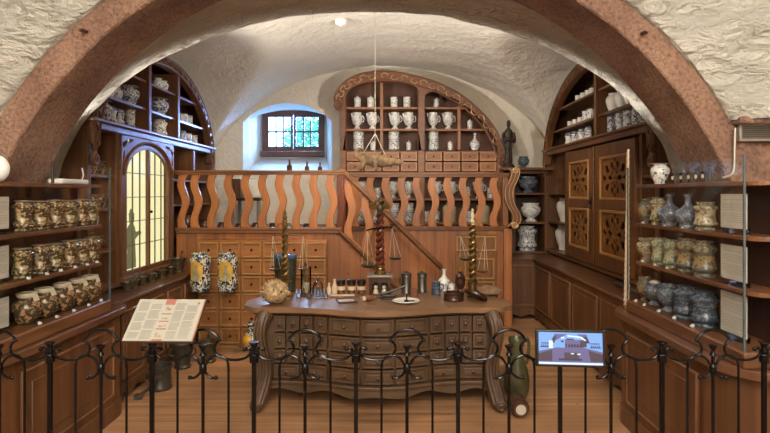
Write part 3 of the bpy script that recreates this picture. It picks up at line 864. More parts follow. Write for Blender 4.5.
hole1 = [(346, 150.4)] + il + [(418, 150.4)]
hole2 = [(424.7, 150.4)] + ir[:-1] + [(497, 150.4)]
fr_b = MB(MBK).prism([bp(*p) for p in ([(340.5, 150.6), (340.5, 106)] + o_s + [(504, 162), (500, 166), (497.4, 150.6)])], 0.0, 0.05, 'xz',
    [[bp(*p) for p in [(346, 150.3)] + il + [(418, 150.3)]], [bp(*p) for p in [(424.7, 150.3)] + ir[:-1] + [(496.6, 150.3)]]]).build('arch_frame', 'arch_wood', bc, 0.006)
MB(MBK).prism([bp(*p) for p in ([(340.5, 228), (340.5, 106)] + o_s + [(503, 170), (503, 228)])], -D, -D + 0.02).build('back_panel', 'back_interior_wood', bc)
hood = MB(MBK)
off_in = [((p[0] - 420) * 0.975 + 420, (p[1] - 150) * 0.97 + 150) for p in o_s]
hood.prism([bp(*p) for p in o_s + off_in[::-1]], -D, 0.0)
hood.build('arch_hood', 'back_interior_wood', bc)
# pale carved scrollwork on the arch
cv = MB(MBK)
mid = []
for i, p in enumerate(o_s):
    t = i / (len(o_s) - 1)
    a = Vector(o_s[max(i - 1, 0)]); b2 = Vector(o_s[min(i + 1, len(o_s) - 1)]); tn = (b2 - a).normalized(); nn = Vector((-tn.y, tn.x))
    mid.append((Vector(p), tn, nn))
k = 0
for i in range(4, len(mid) - 6, 3):
    p, tn, nn = mid[i]
    c0 = p + nn * 5.5
    sgn = 1 if k % 2 else -1
    k += 1
    pts = []
    for j in range(13):
        q = j / 12; ang = sgn * (0.2 + 4.4 * q); rr = 4.4 * (1 - 0.62 * q)
        w_ = c0 + tn * (rr * math.cos(ang)) + nn * (rr * math.sin(ang) * 0.8)
        x, z = bp(w_.x, w_.y); pts.append((x, 0.052, z))
    MB(MBK).tube(pts, [0.0095 - 0.004 * j / 12 for j in range(13)], 6).build('scroll_carving', 'gilt_edge', fr_b)
for rr, nm in ((1.0, 'outer_bead'), (9.6, 'inner_bead')):
    pts = []
    for p, tn, nn in mid[2:-2]:
        w_ = p + nn * rr; x, z = bp(w_.x, w_.y); pts.append((x, 0.05, z))
    MB(MBK).tube(pts, 0.012, 6).build(nm, 'arch_wood', fr_b)
for (cx_, cz_, sg) in ((340, 106, 1), (501.5, 160, -1)):
    x, z = bp(cx_, cz_)
    MB(MBK).tube([(p[0], 0.05, p[1]) for p in spiral(x, z, 0.075, 0.015, PI / 2, 1.5 * sg)], 0.022, 7).build('scroll', 'arch_wood', bc)
# uprights
for px0, px1, pt in ((340.5, 346, 106), (418, 424.7, 84), (497, 503, 151)):
    MB(MBK).box(PXX(px0, YBK), PXX(px1, YBK), -D, 0.022, 1.15, PZ(pt, YBK)).build('upright', 'back_cabinet_wood', bc, 0.006)
for px0, pt in ((381.5, 83), (459.3, 104)):
    MB(MBK).box(PXX(px0 - 1.5, YBK), PXX(px0 + 1.5, YBK), -D + 0.02, -0.012, PZ(150.6, YBK), PZ(pt, YBK)).build('upright', 'back_cabinet_wood', bc, 0.003)
SB = [PZ(107, YBK), PZ(128.7, YBK), PZ(150.6, YBK), PZ(171.6, YBK), PZ(198.5, YBK), 1.19]
for (pa, pb) in ((346, 418), (424.7, 497)):
    for z in SB:
        if pa > 400 and z > 2.7: a_, b_ = pa, 468
        elif pa > 400 and z > 2.4: a_, b_ = pa, 488
        else: a_, b_ = pa, pb
        MB(MBK).box(PXX(a_, YBK), PXX(b_, YBK), -D + 0.02, -0.005, z - 0.028, z).build('shelf', 'back_cabinet_wood', bc, 0.003)
    # two rows of four small drawers
    for r_, (y0, y1) in enumerate(((152.2, 161), (162.2, 171.2))):
        for c_ in range(4):
            a_, b_ = pa + (pb - pa) * c_ / 4, pa + (pb - pa) * (c_ + 1) / 4
            X0, X1, Z0, Z1 = PXX(a_ + 0.7, YBK), PXX(b_ - 0.7, YBK), PZ(y1, YBK), PZ(y0, YBK)
            dr = MB(MBK).box(X0, X1, -0.2, 0.006, Z0, Z1).build('drawer', 'back_cabinet_wood', bc, 0.003)
            MB(MBK).prism([(X0, Z0), (X1, Z0), (X1, Z1), (X0, Z1)], 0.006, 0.016, 'xz', [[(X0 + .022, Z0 + .022), (X1 - .022, Z0 + .022), (X1 - .022, Z1 - .022), (X0 + .022, Z1 - .022)]]).build('drawer_moulding', 'drawer_wood', dr, 0.003)
            MB(MBK).ball(((X0 + X1) / 2, 0.012, (Z0 + Z1) / 2), 0.011, 8).build('knob', 'iron', dr)
MB(MBK).box(PXX(340, YBK), PXX(504, YBK), -D, 0.035, PZ(176, YBK), PZ(172, YBK)).build('moulded_rail', 'back_cabinet_wood', bc, 0.008)

# ------------------------------------------------------------------ gallery: deck, plank fronts, stair, balustrades
YG, YG2 = 5.8, 6.5
XG0, XGM, XG1 = -2.295, PXX(342, YG), 1.40
ga = thing('gallery', 'raised plank-fronted gallery with wavy balustrades and a stair across the room end', 'gallery', (-0.4, 7.0, 0))
MB().prism([(XG0, YG + 0.03), (XGM - 0.02, YG + 0.03), (XGM - 0.02, YG2 + 0.03), (XG1, YG2 + 0.03), (XG1, 7.2), (1.58, 7.2), (1.58, YB), (XG0, YB)], 1.09, 1.15, 'xy').build('deck', 'rail_wood', ga, smooth=False)
MB().box(XG0, XGM, YG, YG + 0.03, 0, 1.17).build('plank_front', 'plank_wood', ga)
MB().box(XGM - 0.03, XG1, YG2, YG2 + 0.03, 0, 1.17).build('plank_front', 'plank_wood', ga)
MB().box(XGM - 0.03, XGM, YG + 0.03, YG2, 0, 1.12).build('plank_return', 'plank_wood', ga)
MB().box(XG0, XGM, YG - 0.03, YG + 0.04, 1.17, 1.225).box(XG0, XGM, YG - 0.045, YG, 1.205, 1.23).build('edge_rail', 'rail_wood', ga, 0.006)
MB().box(XGM, XG1 + 0.02, YG2 - 0.03, YG2 + 0.04, 1.155, 1.195).box(XGM, XG1 + 0.02, YG2 - 0.045, YG2, 1.18, 1.20).build('edge_rail', 'rail_wood', ga, 0.006)
MB().box(XG1 - 0.04, XG1 + 0.06, YG2 - 0.05, YG2 + 0.06, 0, 1.17).build('corner_post', 'plank_wood', ga, 0.008)
MB().box(XG1, XG1 + 0.03, YG2 + 0.06, 7.2, 0, 1.15).build('plank_side', 'plank_wood', ga)
# built-in cupboard door in the plank front
cd = MB().box(PXX(455, YG2), PXX(497, YG2), YG2 - 0.02, YG2, 0.02, PZ(234, YG2)).build('cupboard_door', 'panel_wood', ga, 0.005)
fr = lambda a, b_, c, d_: [(PXX(a, YG2), PZ(d_, YG2)), (PXX(b_, YG2), PZ(d_, YG2)), (PXX(b_, YG2), PZ(c, YG2)), (PXX(a, YG2), PZ(c, YG2))]
for a, b_, c, d_ in ((456, 496, 236, 251), (464, 494, 258, 279), (464, 494, 281, 315)):
    MB().prism(fr(a, b_, c, d_), YG2 - 0.036, YG2 - 0.018, 'xz', [fr(a + 1.6, b_ - 1.6, c + 1.6, d_ - 1.6)]).build('door_moulding', 'gold_moulding', cd, 0.004)

def wavy(x, z0, z1, w0, amp, y0, y1, ph=0.0, lean=None):
    n = 26; L, R = [], []
    for i in range(n + 1):
        t = i / n
        z = z0 + (z1 - z0) * t
        o = -amp * math.cos(2 * PI * (t - 0.12) * 1.43 + ph)
        o2 = -amp * math.cos(2 * PI * (t - 0.145) * 1.43 + ph)
        sh = lean(t) if lean else 0
        wL = w0 / 2 * (1.12 if t < .04 or t > .96 else 1)
        L.append((x + o - wL + sh, z)); R.append((x + o2 + wL + sh, z))
    return MB().prism(L + R[::-1], y0, y1)
bl = sub('balustrade', ga, (-1.4, YG, 1.23))
MB().box(XG0, XGM + 0.02, YG - 0.035, YG + 0.04, 1.795, 1.83).box(XG0, XGM + 0.02, YG - 0.05, YG + 0.055, 1.818, 1.842).build('handrail', 'rail_wood', bl, 0.006)
for px in (183.5, 196.5, 213, 230, 247, 264, 281, 298, 315, 332):
    x = max(PXX(px, YG), XG0 + 0.06)
    wavy(x, 1.228, 1.797, 0.078, 0.025, YG - 0.014, YG + 0.018).build('baluster', 'slat_wood', bl, 0.004)
xp = PXX(341, YG)
wavy(xp, 1.15, 1.80, 0.075, 0.008, YG - 0.02, YG + 0.05).build('newel_post', 'twist_wood', bl, 0.01)
br = sub('balustrade', ga, (0.4, YG2, 1.2))
MB().box(XGM + 0.04, XG1 + 0.03, YG2 - 0.035, YG2 + 0.04, 1.79, 1.825).box(XGM + 0.04, XG1 + 0.03, YG2 - 0.05, YG2 + 0.055, 1.815, 1.84).build('handrail', 'rail_wood', br, 0.006)
for i in range(10):
    px = 356.2 + 15.45 * i
    wavy(PXX(px, YG2), 1.2, 1.792, 0.086, 0.027, YG2 - 0.014, YG2 + 0.018).build('baluster', 'slat_wood', br, 0.004)
MB().box(XG1 - 0.05, XG1 + 0.02, YG2 - 0.03, YG2 + 0.04, 1.2, 1.79).build('end_post', 'rail_wood', br, 0.008)
# carved S bracket on the corner
sb = sub('scroll_bracket', ga, (PXX(512, 6.4), 6.40, 1.2))
def sband(offx):
    cpx = [(511, 168), (515, 172), (513, 180), (509, 188), (508.5, 197), (511, 206), (515.5, 214), (516, 221), (511.5, 226)]
    return catmull([(PXX(p + offx, 6.4), 6.4, PZ(q, 6.4)) for p, q in cpx], 5)
ctr = sband(0)
poly = [(p.x - 0.045, p.z) for p in ctr] + [(p.x + 0.045, p.z) for p in ctr[::-1]]
MB().prism(poly, 6.36, 6.44).build('body', 'carved_gilt_wood', sb, 0.008)
e = MB()
for s in (-0.045, 0.0, 0.045): e.tube([(p.x + s, 6.358, p.z) for p in ctr], 0.0055 if s else 0.003, 6)
for (px, py, sg) in ((515, 171, 1), (514, 224.5, -1)):
    x, z = PXX(px, 6.4), PZ(py, 6.4); e.tube([(p[0], 6.352, p[1]) for p in spiral(x, z, 0.04, 0.008, 0, 1.4 * sg)], 0.012, 6)
e.build('gilt_edge', 'gilt_edge', sb)
# staircase running down from the deck along the plank front
st = sub('staircase', ga, (0.1, 6.1, 0))
NS = 6
for i in range(NS - 1):
    zt = 1.15 * (NS - 1 - i) / NS
    x0 = XGM + 0.205 * i
    s_ = MB().box(x0, x0 + 0.225, YG + 0.07, YG2 - 0.005, zt - 0.03, zt).box(x0 + 0.19, x0 + 0.205, YG + 0.07, YG2 - 0.005, max(0, zt - 0.19), zt - 0.03)
    s_.build('step', 'plank_wood', st, 0.004)
sl = [(XGM - 0.04, 1.15), (XGM - 0.04, 1.235), (XGM - 0.02, 1.235), (XGM + 1.16, 0.06), (XGM + 1.16, 0.0), (XGM + 1.10, 0.0)]
slp = MB().prism(sl[::-1], YG, YG + 0.05).build('stringer', 'plank_wood', st, 0.005)
MB().prism([(XGM, 0), (XGM + 1.09, 0), (XGM, 1.13)], YG + 0.012, YG + 0.04).build('plank_skirt', 'plank_wood', st)
MB().tube([(XGM - 0.06, YG - 0.012, 1.222), (XGM + 1.14, YG - 0.012, 0.03)], 0.024, 4).build('stringer_moulding', 'cabinet_wood_across', st)
hr = [(PXX(338, YG), 1.83), (PXX(345, YG), 1.80), (PXX(442, YG), PZ(269, YG))]
mb_ = MB()
for dz, r_ in ((0, 0.028), (0.03, 0.018)):
    mb_.tube([(p[0], YG + 0.0, p[1] + dz) for p in hr], r_, 6, flat=1.3)
mb_.build('handrail', 'cabinet_wood_across', st)
MB().box(PXX(442, YG) - 0.03, PXX(442, YG) + 0.03, YG - 0.02, YG + 0.05, 0.0, PZ(267, YG)).build('newel_post', 'rail_wood', st, 0.008)
for px in (350, 367):
    x = PXX(px, YG)
    zt = 1.80 - (x - PXX(345, YG)) * 0.955 ; zb = 1.235 - (x - XGM + 0.02) * 0.985
    wavy(x, zb - 0.02, zt + 0.02, 0.082, 0.024, YG + 0.005, YG + 0.035).build('baluster', 'slat_wood', st, 0.004)

# bank of drawers in front of the planks
dk = thing('drawer_cabinet', 'bank of small wooden drawers against the plank front', 'drawer cabinet', (-1.37, 5.72, 0))
DX0, DX1, DZ1 = PXX(199.5, 5.74), PXX(327, 5.74), PZ(241, 5.74)
MB().box(DX0, DX1, 5.71, 5.795, 0, DZ1 + 0.012).build('body', 'drawer_wall_wood', dk, 0.004)
for c_ in range(6):
    for r_ in range(6):
        a_, b_ = DX0 + (DX1 - DX0) * c_ / 6 + 0.010, DX0 + (DX1 - DX0) * (c_ + 1) / 6 - 0.010
        z1 = DZ1 - 0.181 * r_ - 0.008; z0 = z1 - 0.164
        dr = MB().box(a_, b_, 5.70, 5.71, z0, z1).build('drawer', 'drawer_wall_wood', dk, 0.003)
        MB().prism([(a_, z0), (b_, z0), (b_, z1), (a_, z1)], 5.684, 5.70, 'xz', [[(a_ + .018, z0 + .018), (b_ - .018, z0 + .018), (b_ - .018, z1 - .018), (a_ + .018, z1 - .018)]]).build('drawer_moulding', 'gold_moulding', dr, 0.004)
        MB().ball(((a_ + b_) / 2, 5.688, (z0 + z1) / 2), 0.013, 8).build('knob', 'iron', dr)

# ------------------------------------------------------------------ the dispensing desk
XD = -0.095
def yf(x):
    t = (x - XD) / 1.0
    return 4.02 - 0.07 * math.cos(PI * t) - 0.028 * math.cos(2 * PI * t)
def slab(mb, x0, x1, z0, z1, o0, o1, n=6):
    """piece of the curved desk front, standing o0 proud, o1 deep (measured from the front curve)"""
    r_ = []
    for i in range(n + 1):
        x = x0 + (x1 - x0) * i / n
        r_.append([mb.v((x, yf(x) - o0, z0)), mb.v((x, yf(x) - o0, z1)), mb.v((x, yf(x) - o1, z1)), mb.v((x, yf(x) - o1, z0))])
    for a, b2 in zip(r_, r_[1:]):
        for j in range(4): mb.f([a[j], a[(j + 1) % 4], b2[(j + 1) % 4], b2[j]])
    mb.f(r_[0]); mb.f(r_[-1])
    return mb
dsk = thing('desk', 'old serpentine dispensing desk with many drawers and carved scroll legs', 'desk', (XD, 4.4, 0))
BX0, BX1 = XD - 0.93, XD + 0.93
bm_pts = [(BX0 + (BX1 - BX0) * i / 40, yf(BX0 + (BX1 - BX0) * i / 40) + 0.06) for i in range(41)]
MB().prism(bm_pts + [(BX1, 4.74), (BX0, 4.74)], 0.15, 0.70, 'xy').build('body', 'desk_wood', dsk, smooth=True, angle=30)
top = []
n = 60
TX0, TX1 = -1.115, 0.925
for i in range(n + 1):
    x = TX0 + (TX1 - TX0) * i / n
    t = (x - XD) / 1.02
    y = yf(x) - 0.035
    if abs(t) > 0.88:
        y += 0.10 * ((abs(t) - 0.88) / 0.12) ** 1.5
    top.append((x, y))
top += [(TX1 + 0.02, 4.3), (TX1 - 0.05, 4.45), (TX1 + 0.0, 4.62), (TX1 - 0.04, 4.82), (TX0 + 0.04, 4.82), (TX0, 4.62), (TX0 + 0.05, 4.45), (TX0 - 0.02, 4.3)]
MB().prism(top, 0.705, 0.744, 'xy').build('desktop', 'desk_top_wood', dsk, 0.012, angle=30)
slab(MB(), BX0, BX1, 0.685, 0.705, 0.0, -0.07, 40).build('top_moulding', 'desk_wood', dsk, 0.005)
# base moulding with a scalloped edge
sk = MB(); rr = []
for i in range(61):
    x = BX0 + (BX1 - BX0) * i / 60; t = i / 60
    zb = 0.115 - 0.018 * math.cos(2 * PI * t * 5) - 0.02 * math.exp(-((t - 0.5) / 0.06) ** 2)
    rr.append([sk.v((x, yf(x) - 0.005, zb)), sk.v((x, yf(x) + 0.0, 0.175)), sk.v((x, yf(x) + 0.07, 0.175)), sk.v((x, yf(x) + 0.07, zb))])
for a, b2 in zip(rr, rr[1:]):
    for j in range(4): sk.f([a[j], a[(j + 1) % 4], b2[(j + 1) % 4], b2[j]])
sk.f(rr[0]); sk.f(rr[-1]); sk.build('skirt', 'desk_wood', dsk)
slab(MB(), BX0, BX1, 0.165, 0.19, 0.02, -0.05, 40).build('base_moulding', 'desk_wood', dsk, 0.006)
def desk_drawer(x0, x1, z0, z1, small):
    g = 0.008
    x0 += g; x1 -= g; z0 += g; z1 -= g
    d_ = slab(MB(), x0, x1, z0, z1, -0.025, -0.06).build('drawer', 'desk_wood', dsk, 0.004)
    m_ = MB(); e_ = 0.014
    for a, b_, c, dd in ((x0, x1, z0, z0 + e_), (x0, x1, z1 - e_, z1), (x0, x0 + e_, z0, z1), (x1 - e_, x1, z0, z1)):
        slab(m_, a, b_, c, dd, -0.012, -0.026)
    m_.build('drawer_moulding', 'desk_wood_upright', d_, 0.003)
    i_ = 0.026
    slab(MB(), x0 + i_, x1 - i_, z0 + i_, z1 - i_, -0.014, -0.026).build('drawer_field', 'desk_wood', d_, 0.005)
    xc, zc_ = (x0 + x1) / 2, (z0 + z1) / 2
    k_ = MB().lathe([(0.006, 0), (0.006, 0.01), (0.014, 0.016), (0.014, 0.022), (0.006, 0.027), (0, 0.028)], 10)
    bmesh.ops.rotate(k_.bm, verts=k_.bm.verts[:], cent=(0, 0, 0), matrix=Matrix.Rotation(PI / 2, 3, 'X'))
    bmesh.ops.translate(k_.bm, verts=k_.bm.verts[:], vec=(xc, yf(xc) + 0.014, zc_))
    k_.build('knob', 'turned_dark_wood', d_)
xl = [-0.885, -0.785, -0.68, -0.575, -0.465]
xc_ = [-0.462, -0.215, 0.035, 0.29]
xr = [0.293, 0.41, 0.52, 0.62, 0.735]
zr = [0.68, 0.545, 0.42, 0.31, 0.19]
for r_ in range(4):
    z1, z0 = zr[r_], zr[r_ + 1]
    for xs in (xl, xr):
        if r_ < 3:
            for a, b_ in zip(xs, xs[1:]): desk_drawer(a, b_, z0, z1, True)
        else:
            desk_drawer(xs[0], xs[2], z0, z1, False); desk_drawer(xs[2], xs[4], z0, z1, False)
    for a, b_ in zip(xc_, xc_[1:]): desk_drawer(a, b_, z0, z1, False)
# carved S-scroll corner legs
for sg, xo in ((-1, -0.945), (1, 0.775)):
    pts = [(xo - sg * 0.005, 4.08, 0.69), (xo + sg * 0.012, 4.04, 0.64), (xo + sg * 0.02, 4.015, 0.55), (xo + sg * 0.004, 4.02, 0.44), (xo - sg * 0.02, 4.04, 0.33), (xo - sg * 0.016, 4.03, 0.22), (xo + sg * 0.006, 4.0, 0.12), (xo + sg * 0.022, 3.975, 0.06)]
    P_ = catmull(pts, 5)
    rads = []
    for i in range(len(P_)):
        t = i / (len(P_) - 1); rads.append(0.046 + 0.020 * math.cos(2 * PI * t * 1.0) * (1 - t) + 0.008 * t)
    lg = MB().tube(P_, rads, 12).build('leg', 'desk_wood_upright', dsk)
    rb = MB()
    for k in (-1.0, -0.3, 0.4, 1.0):
        rb.tube([(p.x + k * 0.035 * (1 if i else .5), p.y - rads[i] * math.sqrt(1 - (0.6 * k) ** 2) - 0.0, p.z) for i, p in enumerate(P_)], 0.010, 6)
    rb.build('carved_rib', 'desk_wood_upright', lg)
    f_ = MB().ball((xo + sg * 0.03, 3.96, 0.05), 0.05, 14, 1.1, 1.1, 1.0)
    f_.tube([(p[0], 3.905, p[1]) for p in spiral(xo + sg * 0.03, 0.052, 0.038, 0.008, 0, 1.6 * sg)], 0.010, 6)
    f_.build('scroll_foot', 'desk_wood_upright', lg)
    MB().box(xo - 0.045, xo + 0.045, 4.62, 4.71, 0, 0.70).build('leg', 'desk_wood_upright', dsk, 0.01)

# ------------------------------------------------------------------ jars and vessels (each maker builds one at the origin, standing on z = 0)
def scaled(prof, h, r): return [(a * r, b * h) for a, b in prof]
ALB = [(0, 0), (.80, 0), (.84, .03), (.80, .08), (.72, .12), (.98, .17), (1, .24), (.86, .34), (.80, .5), (.84, .66), (1, .78), (.98, .85), (.70, .91), (.70, .95), (.80, .985), (.78, 1), (.66, 1), (.6, .93), (0, .93)]
CYL = [(0, 0), (.86, 0), (.92, .04), (.86, .09), (.84, .5), (.90, .82), (.80, .90), (.84, .95), (.95, .98), (.93, 1), (.8, 1), (.76, .95), (0, .95)]
OVO = [(0, 0), (.56, 0), (.60, .05), (.58, .09), (.80, .3), (1, .6), (.96, .76), (.72, .87), (.60, .92), (.68, .97), (.66, 1), (.55, 1), (.5, .93), (0, .93)]
OVL = [(0, 0), (.52, 0), (.56, .04), (.48, .10), (.76, .28), (1, .52), (.94, .68), (.60, .78), (.62, .81)]
BOTL = [(0, 0), (.62, 0), (.66, .04), (.60, .09), (.92, .24), (1, .36), (.86, .5), (.42, .62), (.24, .72), (.24, .90), (.36, .95), (.36, 1), (.22, 1), (.18, .9), (0, .9)]
PED = [(0, 0), (.62, 0), (.66, .04), (.42, .14), (.36, .2), (.8, .36), (1, .6), (.98, .74), (.84, .82), (.74, .87), (.84, .95), (.82, 1), (.7, 1), (.62, .9), (0, .9)]
GLO = [(0, 0), (.55, 0), (.62, .04), (.86, .22), (1, .46), (.92, .66), (.58, .80), (.52, .85), (.62, .93), (.66, .99), (.58, 1), (.5, .94), (0, .94)]
SQ = [(0, 0), (.9, 0), (.94, .03), (.94, .72), (.86, .8), (.42, .88), (.40, .96), (.46, 1), (0, 1)]
def jar(prof, h, r, mat, lid=None, handle=False, spout=False, label_tag=False, n=20, name='jar'):
    def mk():
        mb = MB().lathe(scaled(prof, h, r), n)
        o = mb.build(name, mat, None, angle=60)
        if lid == 'dome':
            MB().lathe([(0, h * .96), (.66 * r, h * .96), (.72 * r, h * 1.0), (.6 * r, h * 1.05), (.3 * r, h * 1.12), (.12 * r, h * 1.16), (.2 * r, h * 1.2), (0, h * 1.24)], n).build('lid', mat, o)
        if lid == 'flat':
            MB().lathe([(0, h * .98), (.86 * r, h * .98), (.9 * r, h * 1.0), (.86 * r, h * 1.03), (0, h * 1.04)], n).build('lid', 'grey_metal', o)
        if lid == 'cloth':
            MB().lathe([(0, h * .99), (.84 * r, h * .985), (.80 * r, h * 1.02), (0, h * 1.035)], n).build('cover', 'jar_cover', o)
        if lid == 'collar':
            MB().lathe([(.54 * r, h * .86), (.66 * r, h * .92), (.69 * r, h * 1.0), (.55 * r, h * 1.02), (.5 * r, h * .98)], n, cap=False).build('paper_collar', 'paper_collar', o)
            MB().obox((0, -r * .70, h * .84), (r * .55, .004, h * .20), Matrix.Rotation(-.35, 3, 'X')).build('paper_label', 'paper_collar', o)
        if lid == 'black':
            MB().lathe([(0, h * .80), (1.0 * r, h * .80), (1.0 * r, h * 1.12), (.88 * r, h * 1.15), (0, h * 1.15)], n).build('lid', 'black_plastic', o)
            MB().lathe([(r * 1.0, h * .3), (r * 1.01, h * .32), (r * 1.01, h * .6), (r * 1.0, h * .62)], n, cap=False).build('paper_label', 'old_paper', o)
        if lid == 'glass':
            MB().lathe([(0, h * .96), (.5 * r, h * .96), (.4 * r, h * 1.05), (.12 * r, h * 1.1)], n).build('stopper_base', 'cream_ware', o)
            MB().ball((0, 0, h * 1.32), r * .42, 14).build('glass_ball', 'clear_glass', o)
        if handle:
            MB().tube([(r * .45 * math.cos(q) + r * .82, 0, h * .62 + h * .2 * math.sin(q)) for q in [-2.0 + 4.0 * i / 9 for i in range(10)]], r * .10, 6).build('handle', mat, o)
        if spout:
            MB().tube([(-r * .6, 0, h * .6), (-r * .9, 0, h * .78), (-r * 1.0, 0, h * .98)], [r * .22, r * .16, r * .13], 8).build('spout', mat, o)
        return o
    return mk
JAR = {
 'alb_bw': (jar(ALB, .165, .05, 'blue_white_banded'), 'albarello'),
 'alb_bw_big': (jar(ALB, .185, .082, 'blue_white'), 'albarello'),
 'cyl_bw': (jar(CYL, .19, .052, 'blue_white'), 'albarello'),
 'cyl_bw_dense': (jar(CYL, .19, .055, 'blue_white_dense'), 'albarello'),
 'ovo_bw_big': (jar(OVO, .185, .098, 'blue_white_dense', 'flat'), 'jar'),
 'ovo_bw': (jar(OVO, .13, .058, 'blue_white_fine', 'flat'), 'jar'),
 'lid_bw': (jar(CYL, .14, .055, 'blue_white_fine', 'dome'), 'lidded_jar'),
 'cyl_small': (jar(CYL, .15, .058, 'blue_white_fine'), 'jar'),
 'jug_bw': (jar(PED, .235, .078, 'blue_white_fine', None, True, True), 'jug'),
 'sq_bw': (jar(CYL, .265, .088, 'blue_white_banded'), 'albarello'),
 'bot_bw': (jar(BOTL, .25, .075, 'blue_white_fine', None), 'bottle'),
 'cyl_tiny': (jar(CYL, .12, .042, 'blue_white_fine', 'dome'), 'lidded_jar'),
 'white_vase': (jar(OVO, .2, .075, 'white_ware'), 'vase'),
 'white_small': (jar(CYL, .1, .04, 'white_ware'), 'jar'),
 'cream_jug': (jar(OVO, .33, .115, 'white_ware', None, False), 'vase'),
 'cream_bottle': (jar(SQ, .28, .10, 'cream_ware'), 'bottle'),
 'ped_urn': (jar(PED, .26, .14, 'blue_white_fine', None), 'urn'),
 'urn_dark': (jar(PED, .23, .14, 'slate_ware'), 'urn'),
 'big_alb': (jar(ALB, .34, .135, 'blue_white'), 'albarello'),
 'gold_alb': (jar(ALB, .172, .054, 'bronze_ware', 'cloth'), 'albarello'),
 'gold_alb_b': (jar(ALB, .168, .056, 'bronze_ware_green', 'cloth'), 'albarello'),
 'gold_globe': (jar(GLO, .172, .076, 'globe_ware', 'collar'), 'globe_jar'),
 'gold_small': (jar(OVO, .11, .055, 'bronze_ware', 'cloth'), 'jar'),
 'gold_glass': (jar(CYL, .10, .06, 'bronze_ware_green', 'flat'), 'jar'),
 'tan_ovo': (jar(OVO, .165, .062, 'gold_ware'), 'jar'),
 'tan_alb': (jar(ALB, .175, .060, 'tan_ware'), 'albarello'),
 'slate_bottle': (jar(BOTL, .20, .076, 'slate_ware'), 'bottle'),
 'cream_alb': (jar(ALB, .155, .062, 'tan_ware', None), 'albarello'),
 'tan_globe': (jar(PED, .16, .07, 'tan_ware'), 'jar'),
 'green_alb': (jar(ALB, .175, .055, 'green_ware'), 'albarello'),
 'gold_ylw': (jar(ALB, .20, .066, 'gold_ware'), 'albarello'),
 'slate_alb': (jar(ALB, .19, .075, 'navy_ware'), 'albarello'),
 'slate_ped': (jar(PED, .165, .078, 'slate_ware'), 'jar'),
 'slate_ped_ball': (jar(PED, .15, .068, 'slate_ware', 'glass'), 'jar'),
 'orange_ped': (jar(PED, .165, .058, 'gold_ware'), 'jar'),
}
def put(key, loc, label, cat, group=None, rz=None, scale=1.0):
    mk, nm = JAR[key]
    PN = key
    if key not in PROTO:
        o = mk(); o.name = nm; PROTO[key] = o
    else: o = dup(PROTO[key])
    o.location = loc; o.rotation_euler = (0, 0, random.uniform(0, 6.28) if rz is None else rz)
    o.scale = (scale,) * 3
    return tag(o, label, cat, group)
E = 0.0015
def row_back(spec, z, label, group, d=YBK + 0.10):
    """spec: (key, px, description); label has {d} for the description and {o} for its place in the row"""
    for i, (k, px, ds) in enumerate(spec):
        put(k, (PXX(px, YBK), d, z + E), label.format(d=ds, o=ORD[i]), 'jar', group, rz=0)
WS = 'white jars on the arched back cabinet'
row_back([('lid_bw', 357, 'small lidded blue-white jar'), ('lid_bw', 370.4, 'small lidded blue-white jar'), ('cyl_small', 394, 'small open blue-white jar'), ('cyl_small', 407, 'small open blue-white jar'), ('cyl_tiny', 437, 'tiny lidded jar')], SB[0], '{d}, {o} from the window on the arched cabinet top shelf', WS)
row_back([('jug_bw', 356.6, 'white jug'), ('jug_bw', 372, 'white jug'), ('jug_bw', 395, 'white jug'), ('jug_bw', 409, 'white jug'), ('jug_bw', 433.6, 'white jug'), ('jug_bw', 449, 'white jug'), ('cyl_tiny', 471, 'tiny lidded jar beside the jugs')], SB[1], '{d}, {o} from the window on the arched cabinet middle shelf', WS)
row_back([('sq_bw', 358, 'big blue-banded jar'), ('cyl_tiny', 372.6, 'tiny lidded jar'), ('sq_bw', 394, 'big blue-banded jar'), ('cyl_tiny', 409, 'tiny lidded jar'), ('sq_bw', 434, 'big blue-banded jar'), ('cyl_tiny', 451, 'tiny lidded jar'), ('bot_bw', 476, 'round bottle with slim neck')], SB[2], '{d}, {o} from the window above the small drawers', WS)
row_back([('jug_bw', 361, 'white jug'), ('cyl_small', 377, 'short white jar'), ('jug_bw', 393, 'white jug'), ('jug_bw', 408.6, 'white jug'), ('jug_bw', 437, 'white jug'), ('jug_bw', 452, 'white jug'), ('alb_bw', 468.5, 'slim white jar'), ('jug_bw', 480, 'white jug'), ('cyl_small', 492, 'short white jar')], SB[4], '{d}, {o} from the stair, below the drawers behind the balusters', WS)
row_back([('sq_bw', 360, 'big blue-banded jar'), ('sq_bw', 375, 'big blue-banded jar'), ('sq_bw', 394, 'big blue-banded jar'), ('sq_bw', 408.6, 'big blue-banded jar'), ('cyl_small', 426.5, 'short white jar'), ('alb_bw', 437, 'slim white jar'), ('cream_bottle', 450, 'square cream bottle'), ('cyl_small', 470, 'short white jar'), ('cream_bottle', 484, 'square cream bottle')], SB[5], '{d}, {o} from the stair, lowest shelf behind the balusters', WS)
# corner hutch jars and those on its top
for k, px, z, d, ds in (('urn_dark', 528, 1.60, 7.53, 'dark grey-green urn on the top open corner shelf'), ('ped_urn', 530.5, 1.20, 7.53, 'white blue-patterned urn on the middle open corner shelf'), ('big_alb', 527, 0.80, 7.53, 'tall blue-patterned albarello on the lowest open corner shelf')):
    put(k, (PXX(px, d), d, z + E), ds, 'jar', 'jars on the open corner shelves')
put('slate_ped', (PXX(523.5, 7.5), 7.5, 1.94 + E), 'grey-blue jar standing just behind the bronze statue', 'jar')

